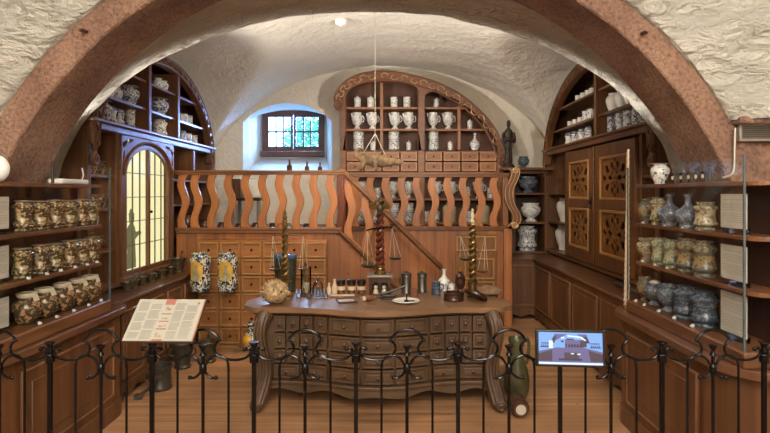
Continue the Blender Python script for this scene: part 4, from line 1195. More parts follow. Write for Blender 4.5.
def on_left(px, z, off=0.13): return ((XL - off), (XL - off) * F / (px - CX), z + E)
def on_right(px, z, off=0.13): return ((XR + off), (XR + off) * F / (px - CX), z + E)
def row_side(fn, spec, z, label, group, scale=1.0, **kw):
    for i, (k, px, ds) in enumerate(spec): put(k, fn(px, z, **kw), label.format(d=ds, o=ORD[i]), 'jar', group, scale=scale)
G1 = 'blue-white jars above the lit leaded window'
row_side(on_left, [('ovo_bw', 108, 'blue-white lidded jar'), ('ovo_bw', 116, 'blue-white lidded jar'), ('ovo_bw_big', 128.5, 'big pot-bellied jar')], 2.41, '{d}, {o} from the arch, upper shelf above the lit window', G1)
row_side(on_left, [('ovo_bw_big', 100, 'large dark-patterned jar'), ('alb_bw', 111, 'slim white jar'), ('alb_bw', 119, 'slim white jar'), ('cyl_bw', 130, 'tall white cylinder jar')], 2.19, '{d}, {o} from the stone arch on the cornice above the lit window', G1)
row_side(on_left, [('ovo_bw', 157.5, 'small lidded jar'), ('ovo_bw', 163, 'small lidded jar')], 2.675, '{d}, {o} in the pair on the topmost shelf above the lit window', G1)
row_side(on_left, [('ovo_bw_big', 159, 'pot-bellied blue-white jar')], 2.41, '{d} alone in the middle bay above the lit window', G1)
row_side(on_left, [('alb_bw_big', 159.5, 'big blue-white albarello')], 2.19, '{d} on the cornice, middle bay above the lit window', G1)
row_side(on_left, [('cyl_tiny', 180.8, 'tiny lidded jar'), ('cyl_small', 184, 'small white jar'), ('cyl_small', 189, 'small white jar')], 2.41, '{d}, {o} on the corner bay shelf above the leaded window', G1, scale=0.85)
row_side(on_left, [('alb_bw', 183, 'small white jar'), ('cyl_small', 188, 'small white jar'), ('cyl_small', 194, 'small white jar')], 2.19, '{d}, {o} on the cornice at the gallery end of the window cabinet', G1, scale=0.85)
row_side(on_left, [('ped_urn', 186, 'blue-white urn')], 1.75, '{d} in the open bay between leaded window and gallery', G1, off=0.15, scale=0.6)
G2 = 'gold-brown jars in the open bay beside the leaded window'
for z, pxs in ((1.75, ((84, 'gold_small'), (92.2, 'gold_glass'), (100, 'gold_small'))), (1.476, ((84, 'gold_glass'), (92.2, 'gold_small'), (100, 'gold_small'))), (1.13, ((88, 'gold_alb'), (98, 'gold_small')))):
    for i, (px, k) in enumerate(pxs):
        put(k, on_left(px, z, 0.10), f'small gold-brown jar, {ORD[i]} on the {dict([(1.75, "top"), (1.476, "middle"), (1.13, "lowest")])[z]} shelf between glass case and leaded window', 'jar', G2)
G3 = 'jars above the pierced doors'
row_side(on_right, [('alb_bw', 569, 'blue-white cylinder jar'), ('alb_bw', 575, 'blue-white cylinder jar'), ('alb_bw', 581.5, 'blue-white cylinder jar'), ('alb_bw', 588.5, 'blue-white cylinder jar')], 2.19, '{d}, {o} from the corner on the cornice above the pierced doors', G3)
row_side(on_right, [('white_small', 570, 'tiny grey jar'), ('white_small', 575, 'tiny grey jar'), ('white_small', 580, 'tiny grey jar'), ('cyl_small', 586, 'small white jar'), ('cyl_small', 591, 'small white jar')], 2.41, '{d}, {o} from the corner, corner bay middle shelf above the doors', G3, scale=0.9)
row_side(on_right, [('white_small', 578, 'tiny pale pot'), ('white_small', 583, 'tiny pale pot'), ('white_small', 588, 'tiny pale pot'), ('white_small', 592, 'tiny pale pot')], 2.675, '{d}, {o} from the corner on the topmost shelf above the doors', G3)
row_side(on_right, [('white_vase', 613.5, 'plain white vase'), ('white_vase', 622, 'plain white vase'), ('white_vase', 631, 'plain white vase')], 2.41, '{d}, {o} from the bay post on the shelf above the doors', G3)
row_side(on_right, [('cyl_bw_dense', 612, 'dark-patterned cylinder jar'), ('cyl_bw', 620, 'blue-white cylinder jar'), ('cyl_bw', 628, 'blue-white cylinder jar'), ('cyl_bw_dense', 637, 'dark-patterned cylinder jar'), ('cyl_bw', 646, 'blue-white cylinder jar')], 2.19, '{d}, {o} from the bay post on the cornice above the doors', G3)
put('cream_jug', on_right(564, 0.845, 0.17), 'white pot-bellied vase low in the narrow bay beside the pierced doors', 'vase', None, 1.5, 1.0)
put('cream_jug', on_right(565, 1.22, 0.17), 'white vase on the middle shelf of the narrow bay by the doors', 'vase', None, 1.5, 0.95)

# ------------------------------------------------------------------ the two glass-fronted display cases on the near counters
def display_case(sg, label, xf, y0, y1, levels):
    t = thing('display_case', label, 'display case', (xf + sg * 0.1, (y0 + y1) / 2, 0.78))
    xs = lambda a, b_: tuple(sorted((xf + sg * a, xf + sg * b_)))
    x0, x1 = xs(-0.06, 0.20)
    MB().box(x0, x1, y0, y1 + 0.02, 0.78, 0.86).build('plinth', 'cabinet_wood_level', t, 0.01)
    a, b_ = xs(0.175, 0.20)
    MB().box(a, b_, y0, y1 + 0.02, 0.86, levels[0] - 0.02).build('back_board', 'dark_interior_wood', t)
    for z in levels:
        a, b_ = xs(0.0, 0.20)
        r = 0.09
        pts = [(xf + sg * 0.20, y1), (xf, y1), (xf, y0 + r)] + [(xf + sg * r * (1 - math.cos(PI / 2 * i / 6)), y0 + r - r * math.sin(PI / 2 * i / 6)) for i in range(1, 7)] + [(xf + sg * 0.20, y0)]
        MB().prism(pts, z - 0.022, z, 'xy').build('shelf', 'cabinet_wood_level', t, 0.004, smooth=False)
    for yy in (y1 - 0.01, y0 + 0.10):
        a, b_ = xs(0.15, 0.20)
        MB().box(a, b_, yy - 0.02, yy + 0.02, 0.86, levels[0] - 0.022).build('upright', 'cabinet_wood', t, 0.004)
    g0, g1 = xs(-0.05, -0.044)
    MB().box(g0, g1, y0 + 0.02, y1 + 0.02, 0.86, 1.775).build('glass_pane', 'pane_glass', t)
    for yy in (y1 + 0.02, y0 + 0.02):
        MB().box(g0 - 0.002, g1 + 0.002, yy - 0.004, yy + 0.003, 0.86, 1.775).build('glass_edge', 'glass_edge', t)
    return t
display_case(-1, 'glass-fronted case of gold-brown jars on the long counter', -2.0, 2.45, 3.745, (1.657, 1.381, 1.12))
display_case(1, 'glass-fronted case of grey-blue jars on the long counter', 1.70, 2.50, 3.735, (1.6576, 1.394, 1.133))
def price_tag():
    mb = MB().prism([(-0.010, 0), (0.012, 0), (0.012, 0.012), (-0.010, 0.022)], -0.012, 0.012, 'xz')
    return mb.build('shelf_tag', 'white_paint')
def near_row(sg, xj, z, spec, label, group, xtag):
    for i, (k, px, ds) in enumerate(spec):
        y = xj * F / (px - CX)
        put(k, (xj, y, z + E), label.format(d=ds, o=ORD[i]), 'jar', group, rz=(PI / 2 if sg < 0 else -PI / 2))
        if xtag: inst('price_tag', price_tag, (xtag, y - 0.015, z + 0.0005), 'small white number tag at the foot of a jar', 'tag', 'white number tags in the glass cases', rz=(0 if sg < 0 else PI), scale=0.68)
LJ = -2.06
C1 = 'gold-brown jars in the glass case'
near_row(-1, LJ, 1.381, [(('gold_alb', 'gold_alb_b')[i % 2], px, 'gold-brown albarello') for i, px in enumerate((23, 40, 55.5, 69, 81, 91))], '{d}, {o} from the white cards on the case top row', C1, None)
near_row(-1, LJ, 1.12, [(('gold_alb_b', 'gold_alb')[i % 2], px, 'gold-brown albarello') for i, px in enumerate((22, 40.5, 54.6, 69.3, 81.5, 91.4))], '{d}, {o} from the white cards on the case middle row', C1, -2.012)
near_row(-1, LJ, 0.86, [('gold_globe', px, 'round jar with paper collar') for px in (26.6, 44.4, 62, 77.4, 90)], '{d}, {o} from the white cards on the case bottom', C1, -1.975)
RJ = 1.75
C2 = 'grey-blue and tan jars in the glass case'
near_row(1, RJ, 1.394, [('tan_ovo', 647.5, 'tan ovoid jar'), ('tan_alb', 659.6, 'tall mottled albarello'), ('slate_bottle', 670, 'grey-blue pear-shaped bottle'), ('slate_bottle', 688, 'grey-blue pear-shaped bottle'), ('cream_alb', 705.5, 'short cream albarello')], '{d}, {o} from the pierced doors on the case top row', C2, 1.712)
near_row(1, RJ, 1.133, [('tan_globe', 647.5, 'round tan jar'), ('green_alb', 660, 'slim greenish albarello'), ('green_alb', 672.4, 'slim greenish albarello'), ('gold_ylw', 688, 'yellow-panelled albarello'), ('gold_ylw', 704.5, 'yellow-panelled albarello')], '{d}, {o} from the pierced doors on the case middle row', C2, 1.712)
near_row(1, RJ, 0.86, [('orange_ped', 646, 'orange-tan footed jar'), ('slate_ped_ball', 655, 'footed jar topped with a glass ball'), ('slate_ped', 669.6, 'dark blue footed jar'), ('slate_alb', 686, 'waisted navy albarello'), ('slate_alb', 704.8, 'waisted navy albarello')], '{d}, {o} from the pierced doors on the case bottom', C2, 1.672)
put('ovo_bw', (RJ, RJ * F / (660 - CX), 1.6576 + E), 'small white blue-patterned jar on top of the grey-blue jar case', 'jar')
def goblet():
    o = MB().lathe([(0, 0), (.02, 0), (.024, .004), (.024, .06), (.022, .06), (.022, .008), (0, .008)], 16).build('drinking_glass', 'clear_glass')
    MB().prism(circ(0, 0.032, 0.012, 10), -0.026, -0.024).build('white_emblem', 'white_ware', o)
    return o
for i, px in enumerate((669, 676.5, 685, 692.5, 700, 707)):
    inst('goblet', goblet, (RJ - 0.02, (RJ - 0.02) * F / (px - CX), 1.6576 + E), f'little clear glass, {ORD[i]} from the white jar on top of the case', 'glass', 'little engraved glasses on top of the case', rz=-PI / 2)
# printed cards
def card_thing(sg, x, y0, y1, z0, z1, label):
    t = thing('information_card', label, 'card', (x, (y0 + y1) / 2, z0), 0, 'white printed cards in the glass cases')
    MB().box(x - 0.002, x + 0.002, y0, y1, z0, z1).build('sheet', 'card', t)
    rs = random.Random(int(z0 * 100))
    n = 12
    for grp in ((0,), (2, 3, 4, 5), (7, 8, 9, 10, 11)):
        L = MB()
        for i in grp:
            z = z1 - 0.028 - (z1 - z0 - 0.05) * i / n
            ye = y1 - 0.015 - rs.uniform(0, 0.05) if i in (5, 11) else y1 - 0.015
            L.box(x - sg * 0.002 - 0.0006, x - sg * 0.002 + 0.0006, y0 + 0.015, ye, z - 0.0022, z)
        L.build('text_paragraph', 'print_ink', t)
    MB().box(*sorted((x - sg * 0.004, x + sg * 0.03)), y0 + 0.02, y1 - 0.02, z0 - 0.028, z0).build('card_foot', 'clear_glass', t)
    return t
for (z0, z1, wd) in ((1.422, 1.595, 'top'), (1.161, 1.335, 'middle'), (0.888, 1.095, 'bottom')):
    card_thing(1, 1.735, 2.625, 2.83, z0, z1, f'white printed card on the {wd} row beside the grey-blue jars')
for (z0, z1, wd) in ((1.41, 1.58, 'top'), (1.149, 1.32, 'middle'), (0.888, 1.046, 'bottom')):
    card_thing(-1, -2.045, 2.62, 2.895, z0, z1, f'white printed card on the {wd} row beside the gold-brown jars')
# router on top of the case, round sensor, grille
rt = thing('wireless_router', 'flat white router with black aerial on top of the gold-brown jar case', 'router', (-2.08, 3.5, 1.657))
MB().box(-2.13, -2.04, 3.36, 3.66, 1.658, 1.69).build('housing', 'white_paint', rt, 0.008)
MB().tube([(-2.09, 3.345, 1.66), (-2.09, 3.345, 1.75)], 0.008, 8).tube([(-2.09, 3.345, 1.75), (-2.09, 3.345, 1.80)], 0.005, 8).build('aerial', 'black_plastic', rt)
MB().tube(catmull([(-2.08, 3.64, 1.685), (-2.09, 3.68, 1.72), (-2.11, 3.70, 1.77)], 4), 0.004, 6).build('cable', 'white_paint', rt)
ws = thing('wall_sensor', 'white round dome sensor fixed to the sandstone pier', 'sensor', (-2.165, 2.97, 1.733))
dm = MB().lathe([(0, 0), (.075, 0), (.075, .015), (.062, .032), (.03, .042), (0, .044)], 24)
bmesh.ops.rotate(dm.bm, verts=dm.bm.verts[:], cent=(0, 0, 0), matrix=Matrix.Rotation(PI / 2, 3, 'X'))
dm.build('dome', 'white_paint', ws, local=True)
dm = MB().lathe([(.022, .040), (.026, .046), (.02, .046)], 20, cap=False)
bmesh.ops.rotate(dm.bm, verts=dm.bm.verts[:], cent=(0, 0, 0), matrix=Matrix.Rotation(PI / 2, 3, 'X'))
dm.build('lens_ring', 'grey_metal', ws, local=True)
gv = thing('air_grille', 'grey metal louvre grille set in the stone beside the arch', 'vent', (2.15, 2.98, 1.89))
MB().prism([(1.925, 1.885), (2.5, 1.885), (2.5, 1.978), (1.925, 1.978)], 2.972, 3.0, 'xz', [[(1.94, 1.9), (2.485, 1.9), (2.485, 1.97), (1.94, 1.97)]]).build('frame', 'grey_metal', gv, 0.003)
MB().box(1.93, 2.495, 3.0, 3.02, 1.89, 1.975).build('duct', 'black_plastic', gv)
for i in range(6):
    MB().obox((2.21, 2.982, 1.908 + 0.0115 * i), (0.545, 0.02, 0.003), Matrix.Rotation(0.5, 3, 'X')).build('slat', 'grey_metal', gv)
for px, py, lb in ((85, 31, 'short rusty iron peg in the arch stone over the gold-brown jars'), (643, 33, 'short rusty iron peg in the arch stone over the grey-blue jars')):
    o = MB().tube([(0, .01, 0), (0, -.03, -.004), (0, -.045, -.012)], [.012, .011, .008], 8).build('iron_peg', 'turned_dark_wood')
    o.location = (PXX(px, 2.99), 2.99, PZ(py, 2.99)); tag(o, lb, 'peg')
o = MB().tube(catmull([P(735, 128, 2.97), P(734.5, 150, 2.97), P(734, 168, 2.97), P(731, 175, 2.97), P(722, 178, 2.97)], 5), .007, 8).build('conduit_pipe', 'grey_metal')
tag(o, 'thin grey conduit pipe running down the stone below the louvre grille', 'pipe')
sd = thing('smoke_detector', 'small white smoke detector on the vault', 'smoke detector', (PXX(341, 5.6), 5.6, 3.36))
MB().lathe([(0, 0.035), (.06, .035), (.06, 0.0), (.045, -.02), (0, -.024)], 20).build('housing', 'white_paint', sd, local=True)
MB().lathe([(.02, -.022), (.024, -.03), (0, -.031)], 14).build('sensor_cap', 'white_paint', sd, local=True)

# ------------------------------------------------------------------ things on the dispensing desk
ZD = 0.744
def dd(py): return (H - ZD) * F / (py - CY)
def at(px, py): d = dd(py); return (PXX(px, d), d, ZD + 0.0008)
def simple(name, label, cat, prof, loc, mat, n=20, group=None, extra=None):
    o = MB().lathe(prof, n).build(name, mat, angle=50)
    o.location = loc; tag(o, label, cat, group)
    return o
def childof(o, mb, name, mat, bevel=0): return mb.build(name, mat, o, bevel, local=True)
# blowfish
bf = MB(); rs = random.Random(5)
nlat, nlon = 22, 34
rings = []
for i in range(nlat + 1):
    th = PI * i / nlat; row = []
    for j in range(nlon):
        ph = 2 * PI * j / nlon
        d_ = Vector((math.sin(th) * math.cos(ph), math.sin(th) * math.sin(ph), -math.cos(th) * 0.86))
        q = 0.098 * (1 + 0.10 * noise.noise(d_ * 4.0) + (0.07 if (i + j) % 2 else -0.03) * math.sin(th))
        row.append(bf.v((d_.x * q, d_.y * q, d_.z * q + 0.086)))
    rings.append(row)
for a, b2 in zip(rings, rings[1:]):
    for j in range(nlon): bf.f([a[j], a[(j + 1) % nlon], b2[(j + 1) % nlon], b2[j]])
bmesh.ops.remove_doubles(bf.bm, verts=bf.bm.verts[:], dist=0.0004)
for _ in range(150):
    d_ = Vector((rs.gauss(0, 1), rs.gauss(0, 1), rs.gauss(0, 1) + .3)).normalized()
    if d_.z < -.55: continue
    c = Vector((0, 0, .086)) + Vector((d_.x, d_.y, d_.z * .86)) * 0.092
    bf.tube([c, c + d_ * 0.014, c + d_ * 0.030], [0.006, 0.004, 0.001], 5)
bo = bf.build('dried_blowfish', 'blowfish_skin', angle=80)
bo.location = at(275, 303.5); tag(bo, 'round prickly dried blowfish at the window end of the desk', 'blowfish')
childof(bo, MB().tube([(0.02, -0.09, 0.07), (0.03, -0.115, 0.065)], [0.022, 0.014], 10), 'mouth', 'blowfish_skin')
for s_ in (-1, 1): childof(bo, MB().ball((0.02 + 0.045 * s_, -0.082, 0.105), 0.009, 8), 'eye', 'black_plastic')

def twist(z0, z1, r, turns, rs_, strands=2, taper=1.0):
    mb = MB()
    for k in range(strands):
        pts = []; rr = []
        n = int(turns * 14)
        for i in range(n + 1):
            t = i / n; a = 2 * PI * turns * t + 2 * PI * k / strands
            q = 1 - (1 - taper) * t
            pts.append((r * q * math.cos(a), r * q * math.sin(a), z0 + (z1 - z0) * t)); rr.append(rs_ * q)
        mb.tube(pts, rr, 8)
    return mb
def scale_pan(root, x, y, z, r, ztop, xtop, mat):
    p_ = childof(root, MB().lathe([(0, z), (r * .6, z + r * .08), (r * .95, z + r * .35), (r, z + r * .42), (r * .93, z + r * .42), (r * .55, z + r * .16), (0, z + r * .1)], 18, (x, y, 0), cap=False), 'scale_pan', mat)
    c_ = MB()
    for k in range(3):
        a = 2 * PI * k / 3 + 0.5
        c_.tube([(x + r * .97 * math.cos(a), y + r * .97 * math.sin(a), z + r * .4), (xtop, y, ztop)], 0.0016, 5)
    childof(p_, c_, 'pan_cord', 'cord')
# brass balance beside the blowfish
s1 = thing('balance_scale', 'tall twisted brass balance behind the blowfish', 'scale', at(285, 296))
childof(s1, MB().lathe([(0, 0), (.055, 0), (.058, .012), (.03, .03), (.02, .07), (.028, .10), (.055, .118), (.056, .126), (.03, .136), (.042, .146), (.02, .16), (0, .16)], 20), 'base', 'brass')
childof(s1, twist(.155, .60, .019, 4.6, .0145, 2, .75), 'twisted_column', 'brass')
childof(s1, MB().ball((0, 0, .62), .022).lathe([(.012, .63), (.02, .65), (.008, .68), (.014, .69), (0, .73)], 12), 'finial', 'brass')
for a in (0, PI / 2, PI, 1.5 * PI):
    childof(s1, MB().tube([(p[0] * math.cos(a), p[0] * math.sin(a), p[1]) for p in [(0.012, .60), (.05, .60), (.065, .57), (.05, .545), (.035, .56)]], 0.006, 6), 'scroll_arm', 'brass')
childof(s1, MB().tube([(-.115, 0, .50), (0, 0, .515), (.15, 0, .50)], [.004, .007, .004], 6), 'beam', 'brass')
scale_pan(s1, -.085, 0, .205, .05, .50, -.10, 'brass'); scale_pan(s1, .15, 0, .21, .042, .50, .15, 'brass')
# eagle balance on a box
s2 = thing('balance_scale', 'eagle-topped balance with dark twisted column on a small glazed box', 'scale', at(380, 296.5))
bx = MB()
w2, h2 = 0.088, 0.165
childof(s2, MB().prism([(-w2, .012), (w2, .012), (w2, h2), (-w2, h2)], -.06, -.05, 'xz', [[(-.066, .03), (.066, .03), (.066, .105)] + arc(.034, .105, .030, .025, 0, PI, 6) + arc(-.034, .105, .030, .025, 0, PI, 6) + [(-.066, .105)]]).box(-w2, w2, .05, .06, .012, h2).box(-w2, -w2 + .01, -.05, .05, .012, h2).box(w2 - .01, w2, -.05, .05, .012, h2), 'box', 'turned_dark_wood', .003)
childof(s2, MB().box(-.1, .1, -.072, .072, 0, .016), 'base_board', 'turned_dark_wood', .004)
childof(s2, MB().box(-.108, .108, -.078, .078, h2, h2 + .02), 'box_top', 'grey_metal', .006)
for x in (-.034, .034):
    childof(s2, MB().lathe([(0, .016), (.02, .016), (.022, .05), (.012, .066), (.017, .08), (.012, .092), (0, .094)], 12, (x, -.02, 0)), 'ivory_figure', 'cream_ware')
childof(s2, MB().lathe([(.05, h2 + .024), (.052, h2 + .04), (.036, h2 + .05), (.04, h2 + .066), (.026, h2 + .08), (.03, h2 + .095), (0, h2 + .095)], 20), 'column_foot', 'brass')
childof(s2, twist(h2 + .09, .69, .021, 4.2, .020, 2, .8), 'twisted_column', 'twist_wood')
eg = childof(s2, MB().ball((0, 0, .73), .034, 14, .9, .7, 1.2).ball((0.005, -.012, .785), .017, 12, 1, 1.1, 1).tube([(0.008, -.025, .785), (.012, -.045, .778)], [.007, .002], 6).tube([(-.022, -.01, .70), (0, -.014, .685), (.022, -.01, .70)], .008, 6), 'eagle', 'bronze')
for s_ in (-1, 1):
    wg = MB()
    for k in range(6):
        a = 0.35 + 0.26 * k
        wg.tube([(s_ * .022, .004, .735), (s_ * (.022 + .05 * math.cos(a - .5)), .008, .735 + .05 * math.sin(a - .5)), (s_ * (.024 + .076 * math.cos(a)), .012, .715 + .082 * math.sin(a))], [.010, .010, .004], 6)
    childof(eg, wg, 'wing', 'brass')
childof(eg, MB().lathe([(.012, .80), (.016, .815), (.010, .82)], 10).ball((0, 0, .825), .006, 8), 'crown', 'brass')
childof(s2, MB().tube([(-.115, 0, .545), (-.06, 0, .56), (0, -.03, .565), (.06, 0, .575), (.10, 0, .57)], .006, 6), 'beam', 'iron')
scale_pan(s2, -.098, 0, .235, .066, .545, -.105, 'bronze'); scale_pan(s2, .125, 0, .30, .056, .57, .10, 'bronze')
# pale brass balance near the sack
s3 = thing('balance_scale', 'pale twisted brass balance with bowls beside the burlap sack', 'scale', at(472.5, 297))
childof(s3, MB().lathe([(0, 0), (.046, 0), (.048, .015), (.036, .02), (.034, .10), (.04, .105), (.042, .125), (.026, .14), (0, .14)], 18), 'base', 'brass')
childof(s3, twist(.13, .60, .021, 4.8, .0155, 2, .85), 'twisted_column', 'brass')
childof(s3, MB().lathe([(.012, .60), (.024, .62), (.012, .64), (.02, .67), (.008, .70), (.012, .715), (0, .73)], 12), 'finial', 'cream_ware')
childof(s3, MB().tube([(-.105, 0, .50), (-.05, 0, .51), (0, 0, .53), (.06, 0, .515), (.10, 0, .50)], .006, 6).tube([(0.02, -.01, .64), (.05, -.01, .58), (.02, -.01, .52)], .005, 6), 'beam', 'brass')
scale_pan(s3, -.062, -.02, .30, .05, .50, -.10, 'bronze'); scale_pan(s3, .085, -.02, .20, .05, .50, .10, 'brass')
# drum, tall glass, cloche, small bottles
dr_ = thing('drum_canister', 'big dark canister with a glossy lid painted with blue window sheen behind the brass balance', 'canister', at(285.5, 291.2))
childof(dr_, MB().lathe([(0, 0), (.086, 0), (.09, .01), (.086, .06), (.094, .17), (.098, .29), (.09, .30), (0, .30)], 28), 'body', 'dark_drum')
childof(dr_, MB().lathe([(.098, .29), (.102, .295), (.102, .315), (.094, .322), (0, .325)], 28), 'lid', 'drum_lid_sheen')
tj = thing('glass_cylinder', 'tall narrow glass jar with knobbed lid beside the dark canister', 'glass jar', at(306, 293.5))
childof(tj, MB().lathe([(0, 0), (.04, 0), (.045, .01), (.045, .22), (.042, .22), (.042, .012), (0, .01)], 20), 'body', 'clear_glass')
childof(tj, MB().lathe([(0, .222), (.047, .222), (.047, .228), (.02, .238), (.008, .248), (.016, .26), (0, .27)], 18), 'lid', 'clear_glass')
childof(tj, MB().lathe([(0, .012), (.040, .012), (.040, .09), (0, .09)], 16), 'contents', 'old_paper')
gc = thing('glass_cloche', 'small clear glass cloche with round knob among the little bottles', 'cloche', at(318, 297.5))
childof(gc, MB().lathe([(.045, .006), (.045, .08), (.036, .115), (.018, .135), (.0, .14)], 20, cap=False), 'bell', 'clear_glass')
childof(gc, MB().lathe([(.006, .138), (.007, .15), (.014, .16), (.01, .172), (0, .175)], 14), 'knob', 'clear_glass')
childof(gc, MB().lathe([(0, 0), (.05, 0), (.05, .006), (0, .006)], 20), 'base', 'grey_metal')
childof(gc, MB().lathe([(0, .008), (.02, .008), (.016, .06), (.006, .07), (0, .09)], 12), 'flask', 'clear_glass')
VIAL = [(0, 0), (.016, 0), (.018, .004), (.018, .035), (.008, .046), (.008, .06), (.011, .062), (.007, .064), (.006, .046), (0, .042)]
def vial():
    o = MB().lathe(VIAL, 12).build('glass_vial', 'clear_glass')
    childof(o, MB().lathe([(0, .056), (.006, .056), (.008, .075), (0, .076)], 8), 'stopper', 'cork')
    return o
for i, (px, py) in enumerate(((298.5, 298), (303.5, 296.8), (309, 299), (312, 296), (326, 298.5))):
    inst('vial', vial, at(px, py), f'little stoppered glass vial, {ORD[i]} from the blowfish', 'vial', 'little glass vials')
def pale_bottle():
    return MB().lathe([(0, 0), (.018, 0), (.02, .006), (.019, .05), (.01, .07), (.008, .09), (.011, .1), (0, .1)], 14).build('pale_bottle', 'old_paper')
inst('pale', pale_bottle, at(329, 295), 'small cream bottle just beside the glass cloche', 'bottle', scale=1.0)
inst('pale', pale_bottle, at(334.5, 294), 'taller pale bottle next to the black-lidded jars', 'bottle', scale=1.25)
BLK = jar(CYL, .10, .038, 'amber_glass', 'black')
for i, px in enumerate((341, 351.5, 361.5)):
    o = inst('black_lid', lambda: BLK(), at(px, 293.2), f'small jar with black lid and paper label, {ORD[i]} from the cloche', 'jar', 'black-lidded labelled jars')
    if i == 0: o.name = 'labelled_jar'
# framed sheet, booklet
fs = thing('framed_sheet', 'small dark frame with white sheet lying at the desk front', 'frame', at(346.5, 301.5), 0.25)
childof(fs, MB().prism([(-.075, -.075), (.075, -.075), (.075, .075), (-.075, .075)], 0, .012, 'xy', [[(-.062, -.062), (.062, -.062), (.062, .062), (-.062, .062)]]), 'frame', 'turned_dark_wood', .002)
childof(fs, MB().box(-.062, .062, -.062, .062, 0.001, .007), 'sheet', 'card')
bk = thing('booklet', 'thin cream booklet lying behind the framed sheet', 'booklet', at(343, 296.3), 0.1)
childof(bk, MB().box(-.11, .10, -.035, .035, 0, .006), 'cover', 'cork', .001)
childof(bk, MB().box(-.105, .095, -.034, .034, .006, .010), 'pages', 'old_paper', .001)
for (px0, py0, nm, lb) in ((371, 300.8, 'wooden_pestle', 'short brown wooden pestle lying before the eagle balance'),):
    o = thing(nm, lb, 'pestle', at(px0, py0), 0.5)
    childof(o, MB().tube([(-.055, 0, .024), (-.02, 0, .024), (.0, 0, .024), (.05, 0, .022)], [.018, .024, .022, .014], 12), 'shaft', 'cork')
    childof(o, MB().ball((-.058, 0, .022), .02, 10), 'tip', 'old_paper')
# iron cork press
cp = thing('cork_press', 'black iron cork press with raised lever on the desk', 'press', at(391, 299.2), 0.1)
childof(cp, MB().box(-.085, .07, -.03, .03, 0, .012).box(-.075, -.055, -.012, .012, .012, .05).box(.03, .05, -.015, .015, .012, .03), 'base', 'cast_iron', .003)
childof(cp, MB().tube([(-.066, 0, .045), (-.02, 0, .055), (.06, 0, .085), (.115, 0, .105)], [.012, .012, .009, .011], 8), 'lever', 'cast_iron')
childof(cp, MB().tube([(-.08, -.02, .02), (-.06, -.028, .035), (-.02, -.025, .03), (.03, -.02, .035)], .009, 8), 'jaw', 'cast_iron')
sm_ = simple('cork_cylinder', 'stubby brown cork cylinder between press and plate', 'cork', [(0, 0), (.033, 0), (.034, .055), (.03, .066), (0, .067)], at(414, 297.0), 'cork')
pl = simple('plate', 'white dished plate at the front of the desk', 'plate', [(0, 0), (.06, 0), (.065, .004), (.10, .014), (.108, .017), (.105, .020), (.062, .009), (0, .007)], at(406, 302.6), 'white_ware', 32)
iw = thing('iron_weight', 'small dark iron spatula stand on the white plate', 'tool', (pl.location[0] + .005, pl.location[1], ZD + .0085))
childof(iw, MB().lathe([(0, 0), (.02, 0), (.022, .006), (.006, .014), (.005, .05), (.008, .055), (0, .06)], 12), 'stem', 'iron')
childof(iw, MB().obox((.03, 0, .006), (.07, .02, .006)), 'blade', 'iron', .001)
CAN = [(0, 0), (.044, 0), (.048, .006), (.042, .016), (.041, .145), (.046, .15), (.044, .158), (0, .16)]
def canister():
    o = MB().lathe(CAN, 22).build('pewter_canister', 'pewter')
    childof(o, MB().lathe([(.046, .158), (.047, .172), (.03, .18), (.012, .184), (.014, .192), (0, .196)], 20), 'lid', 'pewter')
    childof(o, MB().tube([(.04, 0, .14), (.07, 0, .13), (.072, 0, .08), (.04, 0, .05)], .006, 6), 'handle', 'pewter')
    return o
inst('can', canister, at(406.3, 293.8), 'tall pewter canister standing beside the iron cork press', 'canister', rz=2.4)
inst('can', canister, at(422, 292.2), 'tall pewter canister standing beside the dark blue tankard', 'canister', rz=1.0, scale=.95)
tk = MB().lathe([(0, 0), (.038, 0), (.04, .008), (.037, .02), (.036, .1), (.04, .108), (.035, .11), (.03, .1), (0, .1)], 20).build('tankard', 'navy_ware'); tk.location = at(436, 294.8)
tag(tk, 'dark blue patterned tankard in front of the white vase', 'tankard')
childof(tk, MB().tube([(.034, 0, .09), (.06, 0, .085), (.062, 0, .05), (.035, 0, .03)], .006, 6), 'handle', 'navy_ware')
vz = jar(BOTL, .19, .056, 'blue_white_fine')(); vz.name = 'white_vase'
me = vz.data
vz.location = at(444, 290.5); tag(vz, 'white blue-painted vase with short neck at the desk back', 'vase')
o = jar(CYL, .085, .036, 'blue_white_fine', 'flat')(); o.name = 'ointment_jar'; o.location = at(451.5, 293); tag(o, 'small lidded blue-white jar between vase and dark turned jar', 'jar')
tw = thing('turned_jar', 'dark turned wooden jar with pale knob beside the round wooden box', 'jar', at(460, 295), 0)
childof(tw, MB().lathe([(0, 0), (.034, 0), (.036, .01), (.022, .03), (.018, .05), (.04, .075), (.046, .11), (.04, .15), (.044, .158), (.03, .172), (.014, .185), (.018, .195), (0, .197)], 20), 'body', 'turned_dark_wood')
childof(tw, MB().lathe([(.008, .195), (.013, .205), (.011, .23), (0, .235)], 12), 'knob', 'slat_wood')
rb_ = thing('round_box', 'low round dark wooden box without its lid', 'box', at(453.5, 300.2))
childof(rb_, MB().lathe([(0, 0), (.078, 0), (.082, .008), (.078, .014), (.076, .05), (.082, .056), (.082, .064), (.072, .064), (.07, .02), (0, .018)], 30), 'bowl', 'turned_dark_wood')
childof(rb_, MB().lathe([(.079, .028), (.0815, .032), (.079, .036)], 30, cap=False), 'bead', 'turned_dark_wood')
rl = thing('box_lid', 'round dark lid tilted against the round wooden box', 'lid', at(476, 301.2))
Ml = Matrix.Translation((0.0, 0, .052)) @ Matrix.Rotation(0.42, 4, 'Y') @ Matrix.Rotation(-0.25, 4, 'X')
childof(rl, MB(Ml).lathe([(0, -.016), (.088, -.016), (.096, -.01), (.096, .004), (.085, .012), (.03, .02), (0, .022)], 30), 'disc', 'turned_dark_wood')
